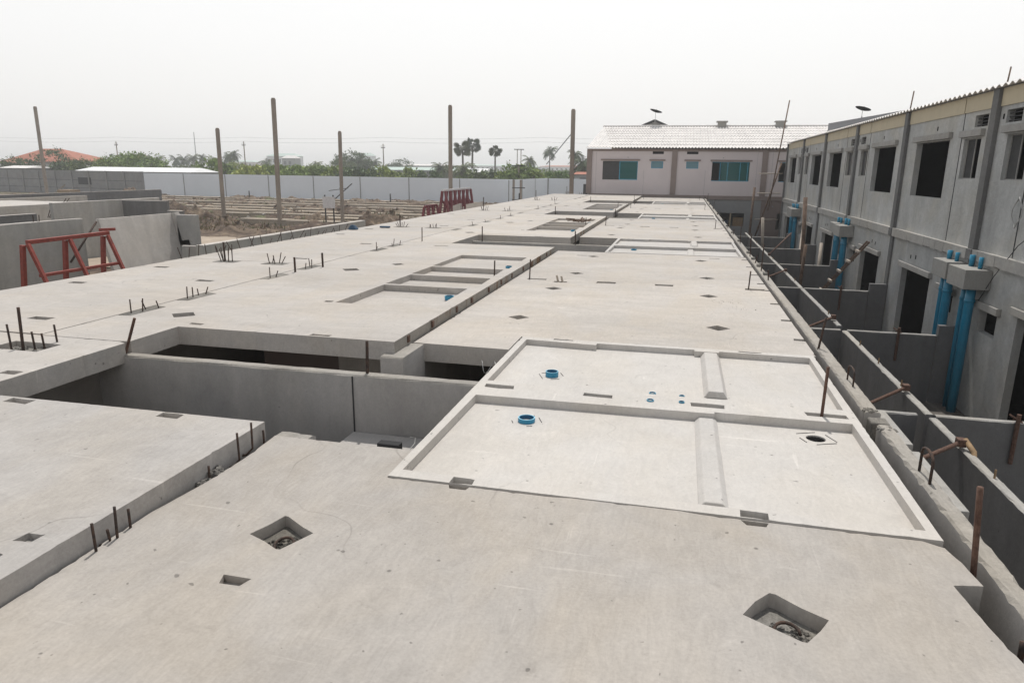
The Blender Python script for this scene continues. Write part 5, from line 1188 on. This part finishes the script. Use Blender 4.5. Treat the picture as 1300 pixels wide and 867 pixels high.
o = m.build('far_woodland', ['leafdark', 'leafmid']); tag(o, 'hazy belt of trees and scrub reaching to the horizon', 'woodland', kind='stuff')

# ================================================================== AIR, SKY, SUN, CAMERA
hz = MB().box(-1650, 1650, -70, 1750, G - 1.2, 30).build('haze', []) if False else None
me = MB().box(-1650, 1650, -70, 1750, G - 1.2, 24).mesh('haze'); hz = bpy.data.objects.new('haze', me); COL.objects.link(hz); tag(hz, 'pale dusty air over the whole site', 'haze', kind='stuff')
hm = bpy.data.materials.new('haze_air'); hm.use_nodes = True; nt = hm.node_tree; nt.nodes.clear()
ou = nt.nodes.new('ShaderNodeOutputMaterial'); pv = nt.nodes.new('ShaderNodeVolumePrincipled'); nt.links.new(pv.outputs[0], ou.inputs['Volume'])
pv.inputs['Color'].default_value = (.93, .95, .98, 1); pv.inputs['Density'].default_value = .0009; pv.inputs['Anisotropy'].default_value = .3
me.materials.append(hm)

w = bpy.data.worlds.new('World'); S.world = w; w.use_nodes = True; nt = w.node_tree; nt.nodes.clear()
wo = nt.nodes.new('ShaderNodeOutputWorld'); bg = nt.nodes.new('ShaderNodeBackground'); bg2 = nt.nodes.new('ShaderNodeBackground'); ad = nt.nodes.new('ShaderNodeAddShader')
sky = nt.nodes.new('ShaderNodeTexSky'); sky.sky_type = 'NISHITA'; sky.sun_disc = False
SUN = Vector((-.07, .52, 1.12)).normalized()
sky.sun_elevation = math.asin(SUN.z); sky.sun_rotation = math.atan2(SUN.x, SUN.y); sky.dust_density = 6; sky.air_density = 1.2; sky.altitude = 0
nt.links.new(sky.outputs[0], bg.inputs[0]); bg.inputs[1].default_value = .012
SD = SUN
tc = nt.nodes.new('ShaderNodeTexCoord'); sx = nt.nodes.new('ShaderNodeSeparateXYZ'); nt.links.new(tc.outputs['Generated'], sx.inputs[0])
el = ramp(nt, sx.outputs['Z'], [(0., (.885, .875, .86)), (.16, (.95, .945, .935)), (.26, (.97, .97, .965)), (.5, (.66, .68, .70)), (1., (.38, .42, .48))])
mr = nt.nodes.new('ShaderNodeMapRange'); mr.inputs['From Min'].default_value = -1; mr.inputs['From Max'].default_value = .9; mr.inputs['To Min'].default_value = .82; mr.inputs['To Max'].default_value = 1.
dt = nt.nodes.new('ShaderNodeVectorMath'); dt.operation = 'DOT_PRODUCT'; nt.links.new(tc.outputs['Generated'], dt.inputs[0]); dt.inputs[1].default_value = (-.05, 1., 0)
nt.links.new(dt.outputs['Value'], mr.inputs['Value'])
nt.links.new(mix(nt, el, mr.outputs[0], 1.), bg2.inputs[0]); bg2.inputs[1].default_value = .90
nt.links.new(bg.outputs[0], ad.inputs[0]); nt.links.new(bg2.outputs[0], ad.inputs[1]); nt.links.new(ad.outputs[0], wo.inputs[0])
sl = bpy.data.lights.new('sun', 'SUN'); sl.energy = 2.9; sl.angle = R(1.2); sl.color = (1, .965, .91)
so = bpy.data.objects.new('sun', sl); COL.objects.link(so); so.rotation_euler = SUN.to_track_quat('Z', 'Y').to_euler()

cam = bpy.data.cameras.new('camera'); co = bpy.data.objects.new('camera', cam); COL.objects.link(co); S.camera = co
yaw, pit, rol = R(-13.35), R(13.95), R(-.65)
cy, sy, cp, sp = math.cos(yaw), math.sin(yaw), math.cos(pit), math.sin(pit)
fwd = Vector((sy * cp, cy * cp, -sp)); right = Vector((cy, -sy, 0)); down = fwd.cross(right)
r2 = right * math.cos(rol) + down * math.sin(rol); d2 = down * math.cos(rol) - right * math.sin(rol)
co.matrix_world = Matrix(((r2.x, -d2.x, -fwd.x, 0), (r2.y, -d2.y, -fwd.y, 0), (r2.z, -d2.z, -fwd.z, H), (0, 0, 0, 1)))
cam.sensor_width = 36; cam.lens = 880 / 1300 * 36; cam.clip_end = 6000; cam.clip_start = .05
S.view_settings.view_transform = 'Standard'; S.view_settings.look = 'None'; S.view_settings.gamma = 1; S.view_settings.exposure = .15
S.view_settings.use_curve_mapping = False
S.cycles.volume_bounces = 1; S.cycles.max_bounces = 8; S.cycles.volume_step_rate = 4

for o_ in S.objects:
    if o_.get('label') and len(o_['label'].split()) > 16: print('LONGLABEL', o_.name, o_['label'])
